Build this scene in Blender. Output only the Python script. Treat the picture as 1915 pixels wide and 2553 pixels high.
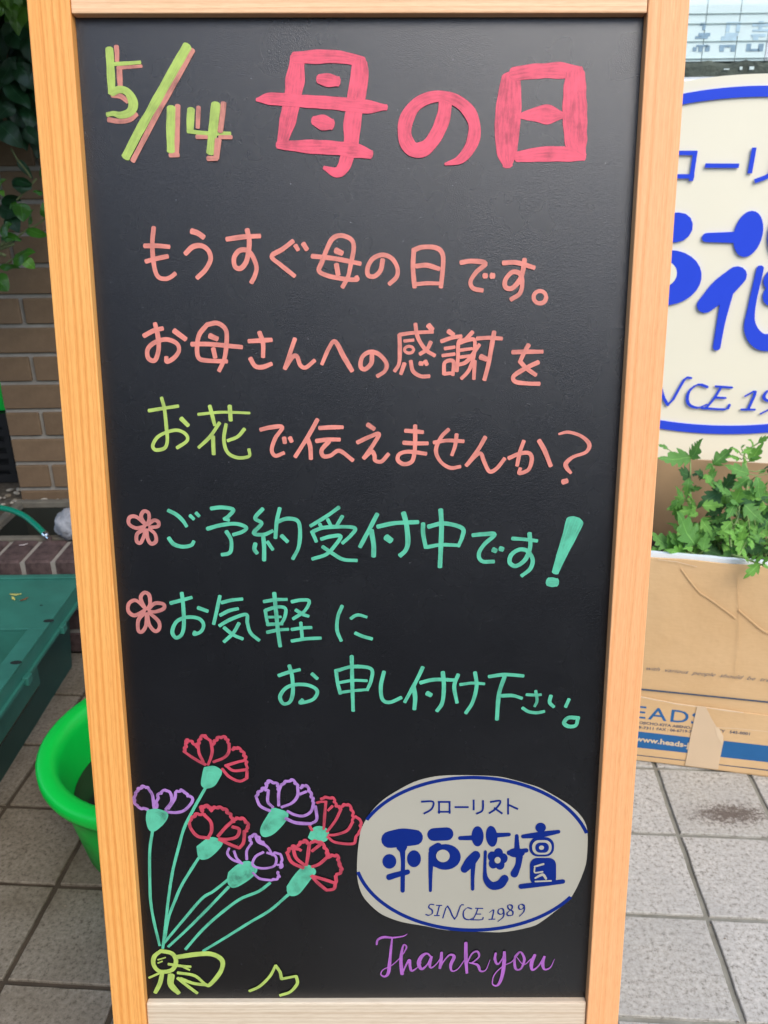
import bpy, bmesh, math, random
from mathutils import Vector, Matrix, noise
random.seed(7)
D = bpy.data
scene = bpy.context.scene
for o in list(D.objects): D.objects.remove(o)
COL = scene.collection

# ------------------------------------------------------------------ camera, light, exposure
F, CX, CY = 2056.0, 957.5, 1276.5                 # focal length and centre in photo pixels
PITCH, ROLL, EYE = math.radians(22.58), math.radians(0.76), 1.24
_f = Vector((0, math.cos(PITCH), -math.sin(PITCH)))
_d0 = Vector((0, -math.sin(PITCH), -math.cos(PITCH)))
_r = math.cos(ROLL) * Vector((1, 0, 0)) + math.sin(ROLL) * _d0
_d = -math.sin(ROLL) * Vector((1, 0, 0)) + math.cos(ROLL) * _d0
CAMP = Vector((0, 0, EYE))
cam = D.cameras.new('camera'); camo = D.objects.new('camera', cam); COL.objects.link(camo)
cam.sensor_fit = 'VERTICAL'; cam.sensor_height = 36; cam.lens = 36 * F / 2553
cam.clip_start = 0.02; cam.clip_end = 400
mm = Matrix.Identity(4)
for i in range(3):
    mm[i][0] = _r[i]; mm[i][1] = -_d[i]; mm[i][2] = -_f[i]; mm[i][3] = CAMP[i]
camo.matrix_world = mm
scene.camera = camo
cam.dof.use_dof = True; cam.dof.focus_distance = .93; cam.dof.aperture_fstop = 11

W = D.worlds.new('World'); scene.world = W; W.use_nodes = True
nt = W.node_tree; nt.nodes.clear()
sky = nt.nodes.new('ShaderNodeTexSky'); sky.sky_type = 'NISHITA'; sky.sun_disc = False
SUN_EL, SUN_AZ = math.radians(46), math.radians(152)      # azimuth measured clockwise from +Y
sky.sun_elevation = SUN_EL; sky.sun_rotation = SUN_AZ
sky.air_density = 1.0; sky.dust_density = 1.2; sky.ozone_density = 1.0
bg = nt.nodes.new('ShaderNodeBackground'); bg.inputs[1].default_value = 0.15
wo = nt.nodes.new('ShaderNodeOutputWorld')
nt.links.new(sky.outputs[0], bg.inputs[0]); nt.links.new(bg.outputs[0], wo.inputs[0])
sl = D.lights.new('sun', 'SUN'); sl.energy = 1.1; sl.angle = math.radians(40); sl.color = (1, .93, .82)
so = D.objects.new('sun', sl); COL.objects.link(so)
sd = Vector((math.sin(SUN_AZ) * math.cos(SUN_EL), math.cos(SUN_AZ) * math.cos(SUN_EL), math.sin(SUN_EL)))
so.rotation_euler = sd.to_track_quat('Z', 'Y').to_euler(); so.location = sd * 20
vs = scene.view_settings
vs.view_transform = 'Standard'; vs.look = 'None'; vs.gamma = 1; vs.use_curve_mapping = False
vs.exposure = 1.18

# ------------------------------------------------------------------ geometry helpers
def ray(x, y): return _r * ((x - CX) / F) + _d * ((y - CY) / F) + _f
def hit(x, y, p0, n):
    d = ray(x, y); return CAMP + d * ((p0 - CAMP).dot(n) / d.dot(n))
def on_h(x, y, z): return hit(x, y, Vector((0, 0, z)), Vector((0, 0, 1)))
def on_y(x, y, Y): return hit(x, y, Vector((0, Y, 0)), Vector((0, 1, 0)))

def tag(o, label=None, cat=None, group=None, kind=None):
    if label: o['label'] = label
    if cat: o['category'] = cat
    if group: o['group'] = group
    if kind: o['kind'] = kind
    return o
def empty(name, loc, label=None, cat=None, group=None, kind=None):
    o = D.objects.new(name, None); o.location = loc; o.empty_display_size = .05; COL.objects.link(o)
    return tag(o, label, cat, group, kind)
WORLD = {}
def base(o):
    """world position of an object built with unrotated parents"""
    p = Vector((0, 0, 0))
    while o: p = p + Vector(o.location); o = o.parent
    return p
def mesh(name, verts, faces, mat, parent=None, loc=None, smooth=False, uvs=None):
    """verts are world coordinates; the object's own origin goes to loc"""
    loc = Vector(loc) if loc is not None else (base(parent) if parent else Vector((0, 0, 0)))
    me = D.meshes.new(name); me.from_pydata([tuple(Vector(v) - loc) for v in verts], [], faces)
    if uvs:
        ul = me.uv_layers.new(name='UVMap')
        for poly in me.polygons:
            for li in poly.loop_indices: ul.data[li].uv = uvs[me.loops[li].vertex_index]
    if smooth:
        for p in me.polygons: p.use_smooth = True
    for m in (mat if isinstance(mat, (list, tuple)) else [mat]): me.materials.append(m)
    o = D.objects.new(name, me); COL.objects.link(o)
    if parent: o.parent = parent; o.location = loc - base(parent)
    else: o.location = loc
    return o
def bevel(o, w=.002, seg=2):
    b = o.modifiers.new('bevel', 'BEVEL'); b.width = w; b.segments = seg; b.limit_method = 'ANGLE'; b.angle_limit = math.radians(40)
    return o
BOXF = [(0, 3, 2, 1), (4, 5, 6, 7), (0, 1, 5, 4), (1, 2, 6, 5), (2, 3, 7, 6), (3, 0, 4, 7)]
def boxv(x0, x1, y0, y1, z0, z1):
    return [(x0, y0, z0), (x1, y0, z0), (x1, y1, z0), (x0, y1, z0), (x0, y0, z1), (x1, y0, z1), (x1, y1, z1), (x0, y1, z1)]
def box(name, b, mat, parent=None, loc=None, bev=0):
    o = mesh(name, boxv(*b), BOXF, mat, parent, loc)
    if bev: bevel(o, bev)
    return o
class MB:
    def __init__(s): s.v = []; s.f = []
    def add(s, v, f):
        k = len(s.v); s.v += [tuple(p) for p in v]; s.f += [tuple(i + k for i in q) for q in f]
    def box(s, *b): s.add(boxv(*b), BOXF)
    def tube(s, pts, rad, seg=10, cap=True):
        pts = [Vector(p) for p in pts]; n = len(pts); V = []; Fc = []
        rad = rad if isinstance(rad, (list, tuple)) else [rad] * n
        up = None
        for i, p in enumerate(pts):
            t = (pts[min(i + 1, n - 1)] - pts[max(i - 1, 0)]).normalized()
            if up is None: up = t.orthogonal().normalized()
            a = (up - t * up.dot(t)).normalized(); b = t.cross(a); up = a
            for k in range(seg):
                an = 2 * math.pi * k / seg
                V.append(p + (a * math.cos(an) + b * math.sin(an)) * rad[i])
        for i in range(n - 1):
            for k in range(seg):
                Fc.append((i * seg + k, i * seg + (k + 1) % seg, (i + 1) * seg + (k + 1) % seg, (i + 1) * seg + k))
        if cap: Fc.append(tuple(range(seg))[::-1]); Fc.append(tuple((n - 1) * seg + k for k in range(seg)))
        s.add(V, Fc)
    def build(s, name, mat, parent=None, loc=None, smooth=False): return mesh(name, s.v, s.f, mat, parent, loc, smooth)
def catmull(P, sub=6, closed=False):
    n = len(P)
    if n < 3: return [tuple(p) for p in P]
    out = []
    def g(i): return P[i % n] if closed else (P[i] if 0 <= i < n else (tuple(2 * a - b for a, b in zip(P[0], P[1])) if i < 0 else tuple(2 * a - b for a, b in zip(P[-1], P[-2]))))
    for i in range(n if closed else n - 1):
        p0, p1, p2, p3 = g(i - 1), g(i), g(i + 1), g(i + 2)
        for k in range(sub):
            t = k / sub
            out.append(tuple(.5 * (2 * b + (c - a) * t + (2 * a - 5 * b + 4 * c - d) * t * t + (3 * b - a - 3 * c + d) * t ** 3) for a, b, c, d in zip(p0, p1, p2, p3)))
    if not closed: out.append(tuple(P[-1]))
    return out

# ------------------------------------------------------------------ materials
def mat(name, rough=.6, spec=.5, metal=0):
    m = D.materials.new(name); m.use_nodes = True
    t = m.node_tree; b = t.nodes['Principled BSDF']
    b.inputs['Roughness'].default_value = rough; b.inputs['Specular IOR Level'].default_value = spec; b.inputs['Metallic'].default_value = metal
    return m, t, b
def nd(t, k, **kw):
    n = t.nodes.new(k)
    for a, v in kw.items():
        if a in n.inputs: n.inputs[a].default_value = v
        else: setattr(n, a, v)
    return n
def coords(t, scale=(1, 1, 1), src='Object', rot=(0, 0, 0)):
    c = nd(t, 'ShaderNodeTexCoord'); mp = nd(t, 'ShaderNodeMapping')
    mp.inputs['Scale'].default_value = scale; mp.inputs['Rotation'].default_value = rot
    t.links.new(c.outputs[src], mp.inputs[0]); return mp.outputs[0]
def noi(t, vec, scale, detail=4, rough=.55):
    n = nd(t, 'ShaderNodeTexNoise'); n.inputs['Scale'].default_value = scale; n.inputs['Detail'].default_value = detail; n.inputs['Roughness'].default_value = rough
    if vec is not None: t.links.new(vec, n.inputs['Vector'])
    return n.outputs['Fac']
def ramp(t, fac, stops):
    r = nd(t, 'ShaderNodeValToRGB'); e = r.color_ramp.elements
    while len(e) < len(stops): e.new(.5)
    for i, (p, c) in enumerate(stops):
        e[i].position = p; e[i].color = tuple(c) + (1,) if len(c) == 3 else c
    t.links.new(fac, r.inputs[0]); return r.outputs[0]
def mixc(t, fac, a, b, mode='MIX'):
    m = nd(t, 'ShaderNodeMix', data_type='RGBA', blend_type=mode)
    if isinstance(fac, (int, float)): m.inputs[0].default_value = fac
    else: t.links.new(fac, m.inputs[0])
    for k, v in ((6, a), (7, b)):
        if isinstance(v, tuple): m.inputs[k].default_value = v + (1,) if len(v) == 3 else v
        else: t.links.new(v, m.inputs[k])
    return m.outputs[2]
def bump(t, b, h, strength=.3, dist=.002):
    n = nd(t, 'ShaderNodeBump'); n.inputs['Strength'].default_value = strength; n.inputs['Distance'].default_value = dist
    t.links.new(h, n.inputs['Height']); t.links.new(n.outputs[0], b.inputs['Normal'])
def simple(name, col, rough=.6, var=.12, scale=20, bmp=.1, bdist=.001, spec=.5, metal=0, src='Object'):
    m, t, b = mat(name, rough, spec, metal)
    v = coords(t, src=src); n = noi(t, v, scale, 5)
    c = ramp(t, n, [(.3, tuple(k * (1 - var) for k in col)), (.7, tuple(min(1, k * (1 + var)) for k in col))])
    t.links.new(c, b.inputs['Base Color'])
    if bmp: bump(t, b, noi(t, v, scale * 6, 4), bmp, bdist)
    return m
def wood(name, c1, c2, c3, scale=(9, 9, .7), rough=.5, offset=0):
    """timber with the grain along local Z (or X when scale says so)"""
    m, t, b = mat(name, rough, .35)
    v = coords(t, scale)
    ax = 0 if scale[2] < scale[0] else 2
    warp = noi(t, coords(t, tuple(k * .22 for k in scale)), 1.6, 3, .5)
    sp = nd(t, 'ShaderNodeSeparateXYZ'); t.links.new(coords(t), sp.inputs[0])
    m1 = nd(t, 'ShaderNodeMath', operation='MULTIPLY_ADD'); m1.inputs[1].default_value = .085; t.links.new(warp, m1.inputs[0]); t.links.new(sp.outputs[ax], m1.inputs[2])
    warp2 = noi(t, coords(t, tuple(k * 1.2 for k in scale)), 3, 2, .5)
    m1b = nd(t, 'ShaderNodeMath', operation='MULTIPLY_ADD'); m1b.inputs[1].default_value = .006; t.links.new(warp2, m1b.inputs[0]); t.links.new(m1.outputs[0], m1b.inputs[2])
    cb = nd(t, 'ShaderNodeCombineXYZ'); t.links.new(m1b.outputs[0], cb.inputs[0]); cb.inputs[1].default_value = offset
    ring = nd(t, 'ShaderNodeTexNoise', noise_dimensions='2D'); ring.inputs['Scale'].default_value = 260; ring.inputs['Detail'].default_value = 2; t.links.new(cb.outputs[0], ring.inputs['Vector'])
    fine = noi(t, coords(t, tuple(s * 16 for s in scale)), 5, 6, .65)
    big = noi(t, coords(t), 3.2, 3)
    g = ramp(t, ring.outputs['Fac'], [(.30, c2), (.44, tuple((p + q) / 2 for p, q in zip(c1, c2))), (.56, c1), (.75, tuple(min(1, k * 1.04) for k in c1))])
    bigc = ramp(t, big, [(.35, (1, 1, 1)), (.65, c3)])
    g = mixc(t, .8, g, bigc, 'MULTIPLY')
    fc = ramp(t, fine, [(.33, (.84, .80, .76)), (.58, (1, 1, 1))])
    g = mixc(t, .75, g, fc, 'MULTIPLY')
    scuff = ramp(t, noi(t, coords(t, tuple(k * .8 for k in scale)), 9, 5, .7), [(.64, (0, 0, 0)), (.72, (.6,) * 3)])
    g = mixc(t, scuff, g, tuple(min(1, k * 1.25 + .04) for k in c1))
    t.links.new(g, b.inputs['Base Color'])
    bump(t, b, fine, .25, .0006)
    return m
WOOD_L = wood('wood_orange', (.83, .415, .12), (.72, .30, .07), (1, .92, .84))
WOOD_R = wood('wood_pinkish', (.85, .44, .20), (.78, .36, .14), (1, .94, .90), offset=3)
WOOD_T = wood('wood_pale_top', (.84, .55, .32), (.70, .40, .21), (1, .93, .86), scale=(.6, 9, 9), offset=6)
WOOD_B = wood('wood_bleached', (.66, .57, .43), (.56, .45, .32), (1, .93, .9), scale=(.6, 9, 9), rough=.45, offset=9)

def blackboard():
    m, t, b = mat('blackboard', .36, .8)
    v = coords(t)
    n = noi(t, v, 9, 4)
    c = ramp(t, n, [(.3, (.0035, .0035, .004)), (.7, (.006, .006, .0068))])
    # chalk dust specks
    vo = nd(t, 'ShaderNodeTexVoronoi', feature='F1'); vo.inputs['Scale'].default_value = 170; t.links.new(v, vo.inputs['Vector'])
    sp = ramp(t, vo.outputs['Distance'], [(.0, (1, 1, 1)), (.10, (0, 0, 0))])
    pick = ramp(t, noi(t, v, 60, 2), [(.58, (0, 0, 0)), (.66, (1, 1, 1))])
    k = mixc(t, 1.0, sp, pick, 'MULTIPLY')
    sm = ramp(t, noi(t, v, 5, 6, .7), [(.64, (0, 0, 0)), (.9, (.012, .012, .012))])
    c = mixc(t, k, c, (.25, .25, .27)); c = mixc(t, 1.0, c, sm, 'ADD')
    t.links.new(c, b.inputs['Base Color'])
    r = ramp(t, noi(t, v, 14, 3), [(.3, (.24,) * 3), (.7, (.29,) * 3)]); t.links.new(r, b.inputs['Roughness'])
    bump(t, b, noi(t, v, 1300, 2, .6), .6, .0005)
    return m
BOARD = blackboard()
def marker(name, col, thin=.55, dark=(.014, .014, .016)):
    """liquid chalk: pigment lies in streaks along the stroke and thins at its rims"""
    m, t, b = mat(name, .55, .35)
    uv = nd(t, 'ShaderNodeUVMap'); mp = nd(t, 'ShaderNodeMapping'); mp.inputs['Scale'].default_value = (45, 4.5, 1)
    t.links.new(uv.outputs[0], mp.inputs[0])
    st = noi(t, mp.outputs[0], 1.0, 5, .7)
    bl = noi(t, coords(t), 55, 4, .6)
    mix = nd(t, 'ShaderNodeMath', operation='ADD'); t.links.new(st, mix.inputs[0]); t.links.new(bl, mix.inputs[1])
    dens = ramp(t, mix.outputs[0], [(.0, (0, 0, 0)), (.36, (thin,) * 3), (.52, (.97,) * 3)])
    half = nd(t, 'ShaderNodeMath', operation='MULTIPLY'); half.inputs[1].default_value = .5
    t.links.new(mix.outputs[0], half.inputs[0]); dens = ramp(t, half.outputs[0], [(.37, (thin * .85,) * 3), (.50, (.86,) * 3), (.60, (1,) * 3)])
    # rims
    sx = nd(t, 'ShaderNodeSeparateXYZ'); t.links.new(uv.outputs[0], sx.inputs[0])
    ab = nd(t, 'ShaderNodeMath', operation='ABSOLUTE'); t.links.new(sx.outputs[1], ab.inputs[0])
    nn = noi(t, coords(t), 420, 3, .7)
    ad = nd(t, 'ShaderNodeMath', operation='MULTIPLY_ADD'); ad.inputs[1].default_value = .55
    t.links.new(nn, ad.inputs[0]); t.links.new(ab.outputs[0], ad.inputs[2])
    rim = ramp(t, ad.outputs[0], [(1.02, (1,) * 3), (1.25, (.45,) * 3)])
    dd = mixc(t, 1.0, dens, rim, 'MULTIPLY')
    c = mixc(t, dd, dark, tuple(col)); t.links.new(c, b.inputs['Base Color'])
    tr = nd(t, 'ShaderNodeBsdfTransparent'); ms = nd(t, 'ShaderNodeMixShader'); out = t.nodes['Material Output']
    al = ramp(t, ad.outputs[0], [(1.17, (1,) * 3), (1.25, (0,) * 3)])
    t.links.new(al, ms.inputs[0]); t.links.new(tr.outputs[0], ms.inputs[1]); t.links.new(b.outputs[0], ms.inputs[2]); t.links.new(ms.outputs[0], out.inputs[0])
    return m
MK = dict(red=marker('marker_red', (.80, .105, .16), .62), salmon=marker('marker_salmon', (.74, .25, .19), .7), lime=marker('marker_lime', (.42, .56, .12), .68),
          green=marker('marker_green', (.10, .50, .31), .62), crimson=marker('marker_crimson', (.55, .06, .095), .38), violet=marker('marker_violet', (.40, .20, .52), .3),
          rose=marker('marker_rose', (.54, .20, .175), .6), purple=marker('marker_purple', (.40, .125, .47), .7), shade=marker('marker_shadow_salmon', (.62, .24, .18), .5))
MK['calyx'] = marker('marker_calyx', (.10, .48, .30), .22)
NAVY = simple('navy_print', (.002, .017, .16), .6, .05, 30, 0, spec=.15)
SIGNBLUE = simple('sign_blue', (.028, .075, .68), .3, .03, 10, 0)
STICK = simple('sticker_grey', (.375, .355, .285), .6, .05, 6, .05, .0004)
CREAM = simple('sign_cream', (.88, .82, .63), .4, .03, 3, 0)

# ------------------------------------------------------------------ pavement
GT, GYAW = .1998, math.radians(-4.38)
GO = Vector((.583, 1.277, 0)); GU = Vector((math.cos(GYAW), math.sin(GYAW), 0)); GV = Vector((-math.sin(GYAW), math.cos(GYAW), 0))
def gp(i, j, z=0): p = GO + GU * (i * GT) + GV * (j * GT); return Vector((p.x, p.y, z))
def grout():
    m, t, b = mat('grout', .9, .2)
    v = coords(t); n = noi(t, v, 14, 6, .65)
    c = ramp(t, n, [(.3, (.17, .16, .125)), (.7, (.30, .29, .24))])
    t.links.new(c, b.inputs['Base Color']); bump(t, b, noi(t, v, 220, 4), .6, .002); return m
GROUT = grout()
def stone(name, a, bcol, spot, dirt, stain=False):
    m, t, b = mat(name, .8, .3)
    g = nd(t, 'ShaderNodeNewGeometry'); v = g.outputs['Position']
    n = noi(t, v, 120, 5, .75)
    c = ramp(t, n, [(.36, spot), (.45, a), (.58, bcol), (.72, tuple(min(1, k * 1.25) for k in bcol))])
    oi = nd(t, 'ShaderNodeObjectInfo')
    tone = ramp(t, oi.outputs['Random'], [(0, (.84, .84, .82)), (1, (1, 1, 1))])
    c = mixc(t, 1.0, c, tone, 'MULTIPLY')
    dn = ramp(t, noi(t, v, 7, 6, .65), [(.42, (0, 0, 0)), (.75, (.75,) * 3)])
    c = mixc(t, dn, c, dirt)
    if stain:
        cen = on_h(1800, 2018, 0); _e = on_h(1900, 2068, 0); _an = math.atan2(_e.y - cen.y, _e.x - cen.x); cen = cen.lerp(_e, .22)
        vm = nd(t, 'ShaderNodeVectorMath', operation='SUBTRACT'); vm.inputs[1].default_value = cen; t.links.new(v, vm.inputs[0])
        mp = nd(t, 'ShaderNodeMapping'); mp.inputs['Rotation'].default_value = (0, 0, -_an); mp.inputs['Scale'].default_value = (15, 42, 1); t.links.new(vm.outputs[0], mp.inputs[0])
        ln = nd(t, 'ShaderNodeVectorMath', operation='LENGTH'); t.links.new(mp.outputs[0], ln.inputs[0])
        s2 = nd(t, 'ShaderNodeMath', operation='MULTIPLY_ADD'); s2.inputs[1].default_value = -6.5; t.links.new(noi(t, v, 90, 6, .85), s2.inputs[0]); t.links.new(ln.outputs['Value'], s2.inputs[2])
        sf = ramp(t, s2.outputs[0], [(.0, (.9,) * 3), (.06, (0, 0, 0))])
        s3 = nd(t, 'ShaderNodeMath', operation='ADD'); s3.inputs[1].default_value = 2.75; t.links.new(s2.outputs[0], s3.inputs[0])
        sf = ramp(t, s3.outputs[0], [(.05, (.85,) * 3), (.9, (0, 0, 0))])
        c = mixc(t, sf, c, (.085, .06, .045))
    t.links.new(c, b.inputs['Base Color'])
    bump(t, b, n, .5, .0022)
    return m
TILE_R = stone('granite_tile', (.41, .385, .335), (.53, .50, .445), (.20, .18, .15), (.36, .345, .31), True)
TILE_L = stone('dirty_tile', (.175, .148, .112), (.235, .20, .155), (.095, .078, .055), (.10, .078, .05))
gs = 120
ASPH = simple('asphalt', (.045, .045, .047), .9, .2, 60, .6, .004)
mesh('ground', [(-gs, -gs, -.05), (gs, -gs, -.05), (gs, gs, -.05), (-gs, gs, -.05)], [(0, 1, 2, 3)], ASPH)['kind'] = 'structure'
pav = empty('pavement', (0, 0, 0), kind='structure')
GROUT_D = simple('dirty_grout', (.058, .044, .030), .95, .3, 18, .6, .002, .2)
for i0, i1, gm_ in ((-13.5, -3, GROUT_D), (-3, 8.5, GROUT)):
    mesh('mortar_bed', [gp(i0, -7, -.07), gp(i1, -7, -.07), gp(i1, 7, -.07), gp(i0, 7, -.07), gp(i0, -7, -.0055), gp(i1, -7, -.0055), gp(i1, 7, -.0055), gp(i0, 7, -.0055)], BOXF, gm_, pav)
def tile_mesh(nm, m, seed):
    r = random.Random(seed); h = GT / 2 - .0052; n = 7; V = []; Fc = []
    def edge(k): return (r.random() - .5) * .0014
    ring = []
    for s in range(4):
        for k in range(n):
            a = -h + 2 * h * k / n
            p = [(a, -h), (h, a), (-a, h), (-h, -a)][s]
            ring.append((p[0] + edge(0), p[1] + edge(0)))
    N = len(ring)
    V += [(x, y, -.008) for x, y in ring]; V += [(x, y, -.0016) for x, y in ring]; V += [(x * .985, y * .985, 0) for x, y in ring]
    for L in range(2):
        for k in range(N): Fc.append((L * N + k, L * N + (k + 1) % N, (L + 1) * N + (k + 1) % N, (L + 1) * N + k))
    Fc.append(tuple(2 * N + k for k in range(N)))
    me = D.meshes.new(nm); me.from_pydata(V, [], Fc); me.materials.append(m); return me
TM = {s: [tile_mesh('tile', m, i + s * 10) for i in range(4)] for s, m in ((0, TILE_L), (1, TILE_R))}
for i in range(-12, 7):
    for j in range(-6, 6):
        c = gp(i + .5, j + .5)
        if c.y > 2.0 and c.x < .1: continue
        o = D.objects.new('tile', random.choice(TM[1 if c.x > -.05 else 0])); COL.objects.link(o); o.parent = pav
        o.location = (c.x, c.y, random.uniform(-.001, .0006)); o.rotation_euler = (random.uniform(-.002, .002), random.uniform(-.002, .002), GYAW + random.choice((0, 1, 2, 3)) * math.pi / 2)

# ------------------------------------------------------------------ brick wall with window
WY = 2.50
MORTAR = simple('mortar', (.30, .275, .235), .95, .12, 25, .5, .002, .2)
def brickmat(name, c, v=.12):
    m, t, b = mat(name, .85, .25)
    vv = coords(t); oi = nd(t, 'ShaderNodeObjectInfo')
    n = noi(t, vv, 30, 5, .7)
    col = ramp(t, n, [(.3, tuple(k * (1 - v) for k in c)), (.7, tuple(k * (1 + v) for k in c))])
    tone = ramp(t, oi.outputs['Random'], [(0, (.84, .84, .84)), (1, (1, 1, 1))])
    col = mixc(t, 1.0, col, tone, 'MULTIPLY'); t.links.new(col, b.inputs['Base Color']); bump(t, b, noi(t, vv, 160, 4), .45, .0015)
    return m
BRICK = brickmat('brown_brick', (.195, .128, .075))
wall = empty('brick_wall', (-.2, WY, 0), 'brown brick wall rising behind the planting bed and the chalkboard', 'wall')
ww = MB(); ww.box(-1.178, .30, WY + .007, WY + .2, 0, 2.3); ww.box(.30, 2.2, WY + .007, WY + .2, 0, on_y(1800, 197, WY - .05).z - .0245)
wobj = ww.build('mortar_core', MORTAR, wall)
def unit_brick(nm, L, H, Dp, m, seed=0, b=.0025):
    r = random.Random(seed)
    bm = bmesh.new(); bmesh.ops.create_cube(bm, size=1)
    for v in bm.verts: v.co = Vector((v.co.x * L, v.co.y * Dp, v.co.z * H))
    bmesh.ops.bevel(bm, geom=list(bm.edges), offset=b, segments=1, affect='EDGES')
    for v in bm.verts: v.co += Vector([(r.random() - .5) * .0010 for _ in range(3)])
    me = D.meshes.new(nm); bm.to_mesh(me); bm.free(); me.materials.append(m); return me
CH = .087; full = [unit_brick('brick', .228 - .013, CH - .013, .03, BRICK, s) for s in range(3)]; half = [unit_brick('brick', .114 - .013, CH - .013, .03, BRICK, s) for s in range(3)]
zt = .558 + CH                                    # joint height that carries a half brick at the corner below it
def lay(parent, me, x, y, z, rz=0, rnd=True):
    o = D.objects.new('brick', me); COL.objects.link(o); o.parent = parent; o.location = Vector((x, y, z)) - base(parent)
    o.rotation_euler = (0, 0, rz + (random.uniform(-.004, .004) if rnd else 0)); return o
r0 = -4
for row in range(-4, 20):
    zc = .558 - CH / 2 + row * CH + CH * 0
    if zc < .06: continue
    xe = .30 if zc > 1.35 else 1.25
    x = -1.183; odd = (row % 2 == 0)
    if odd: lay(wall, random.choice(half), x + .057, WY + .012, zc); x += .114
    while x + .23 < xe:
        lay(wall, random.choice(full), x + .114, WY + .012 + random.uniform(-.001, .001), zc); x += .228

ALU = simple('aluminium_frame', (.55, .56, .56), .35, .05, 20, .05, .0004, .5, .6)
WHITE = simple('white_paint', (.80, .80, .78), .4, .03, 12, .05, .0005)
SZ = on_y(1800, 197, WY - .05).z
win = empty('shop_window', (1.1, WY + .05, 1.44), 'shop window pane above the round-topped florist sign', 'window')
fr = MB(); fr.box(.30, .36, WY, WY + .1, SZ + .002, 2.4); fr.box(2.1, 2.16, WY, WY + .1, SZ + .002, 2.4)
fr.box(.36, 2.1, WY + .001, WY + .099, 2.34, 2.4); fr.box(.36, 2.1, WY + .001, WY + .099, SZ + .002, SZ + .010)
fr.build('window_frame', ALU, win)
box('window_sill', (.30, 2.2, WY - .05, WY + .16, SZ - .023, SZ), WHITE, win, bev=.003)
gm, gt_, gb = mat('window_glass', .02, .5)
_tr = nd(gt_, 'ShaderNodeBsdfTransparent'); _gl = nd(gt_, 'ShaderNodeBsdfGlossy'); _gl.inputs['Roughness'].default_value = .02; _ms = nd(gt_, 'ShaderNodeMixShader');
_tr.inputs[0].default_value = (.93, .96, .95, 1)
_ms.inputs[0].default_value = .05; gt_.links.new(_tr.outputs[0], _ms.inputs[1]); gt_.links.new(_gl.outputs[0], _ms.inputs[2]); gt_.links.new(_ms.outputs[0], gt_.nodes['Material Output'].inputs[0])
box('window_pane', (.362, 2.098, WY + .045, WY + .051, SZ + .011, 2.339), gm, win)
# panels behind the glass, coloured and lettered as the street reflection
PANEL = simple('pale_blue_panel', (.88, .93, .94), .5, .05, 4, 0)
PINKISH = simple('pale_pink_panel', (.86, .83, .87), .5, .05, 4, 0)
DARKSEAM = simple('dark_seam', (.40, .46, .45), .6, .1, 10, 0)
REFL_BLUE = simple('reflected_blue_print', (.30, .40, .52), .6, .25, 30, 0)
REFL_PALE = simple('reflected_pale_print', (.56, .68, .80), .6, .15, 30, 0)
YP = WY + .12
disp = empty('reflection_panels', (1.2, YP, 1.5), 'pale panels with blue lettering that stand in for the street reflection in the glass', 'painted reflection')
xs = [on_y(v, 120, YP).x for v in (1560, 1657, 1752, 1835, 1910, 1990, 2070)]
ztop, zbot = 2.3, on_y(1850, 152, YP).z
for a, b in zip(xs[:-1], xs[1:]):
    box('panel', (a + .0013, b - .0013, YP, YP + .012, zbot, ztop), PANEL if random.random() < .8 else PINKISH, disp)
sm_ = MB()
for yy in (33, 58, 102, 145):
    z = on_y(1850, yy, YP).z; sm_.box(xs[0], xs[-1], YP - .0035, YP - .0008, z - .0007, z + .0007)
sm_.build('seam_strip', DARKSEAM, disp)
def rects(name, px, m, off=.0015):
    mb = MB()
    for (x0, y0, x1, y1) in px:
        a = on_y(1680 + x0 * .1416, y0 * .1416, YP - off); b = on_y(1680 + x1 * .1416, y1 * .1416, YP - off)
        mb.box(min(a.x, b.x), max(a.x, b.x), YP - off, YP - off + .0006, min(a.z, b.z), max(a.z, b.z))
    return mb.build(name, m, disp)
rects('reflected_character', [(470, 400, 570, 450), (510, 450, 555, 530), (440, 580, 640, 640), (380, 640, 600, 680), (400, 790, 600, 820), (340, 830, 400, 900), (440, 820, 500, 910), (560, 800, 630, 900)], REFL_BLUE)
rects('reflected_character', [(930, 390, 1180, 430), (930, 430, 980, 560), (1110, 430, 1160, 560), (910, 580, 1130, 635), (840, 640, 1100, 720)], REFL_PALE)
rects('reflected_character', [(810, 790, 1090, 830), (810, 830, 880, 905), (1010, 830, 1080, 905)], REFL_BLUE)
rects('reflected_character', [(1390, 410, 1660, 460), (1500, 370, 1580, 410), (1500, 460, 1560, 510), (1390, 515, 1660, 550), (1370, 600, 1620, 645), (1400, 650, 1480, 720)], REFL_PALE)
rects('reflected_character', [(1290, 770, 1350, 900), (1350, 860, 1500, 900), (1500, 770, 1570, 900)], REFL_BLUE)
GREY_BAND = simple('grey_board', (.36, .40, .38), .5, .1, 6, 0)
DARKS = simple('dark_reflection', (.085, .085, .066), .9, .5, 22, .6, .01)  # dark lower band of the street reflection, built as a strip
sh = empty('reflection_base', (1.2, YP, 1.45), 'dark strip with tiny white tags painted as the lower part of the window reflection', 'display shelf')
pts = []; nx = 60
x0, x1 = xs[0], xs[-1]; zb = SZ + .002
V = []; Fc = []
for k in range(nx + 1):
    x = x0 + (x1 - x0) * k / nx; zz = zbot - .004 + .008 * noise.noise((x * 18, 0, 3)) + .004 * noise.noise((x * 60, 0, 3))
    for yv, z2 in ((YP - .03, zb), (YP - .03, zz - .012), (YP - .018, zz), (YP - .006, zz), (YP - .006, zb)): V.append((x, yv, z2))
for k in range(nx):
    for q in range(4): Fc.append((k * 5 + q, (k + 1) * 5 + q, (k + 1) * 5 + q + 1, k * 5 + q + 1))
mesh('reflection_strip', V, Fc, DARKS, sh)
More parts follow.
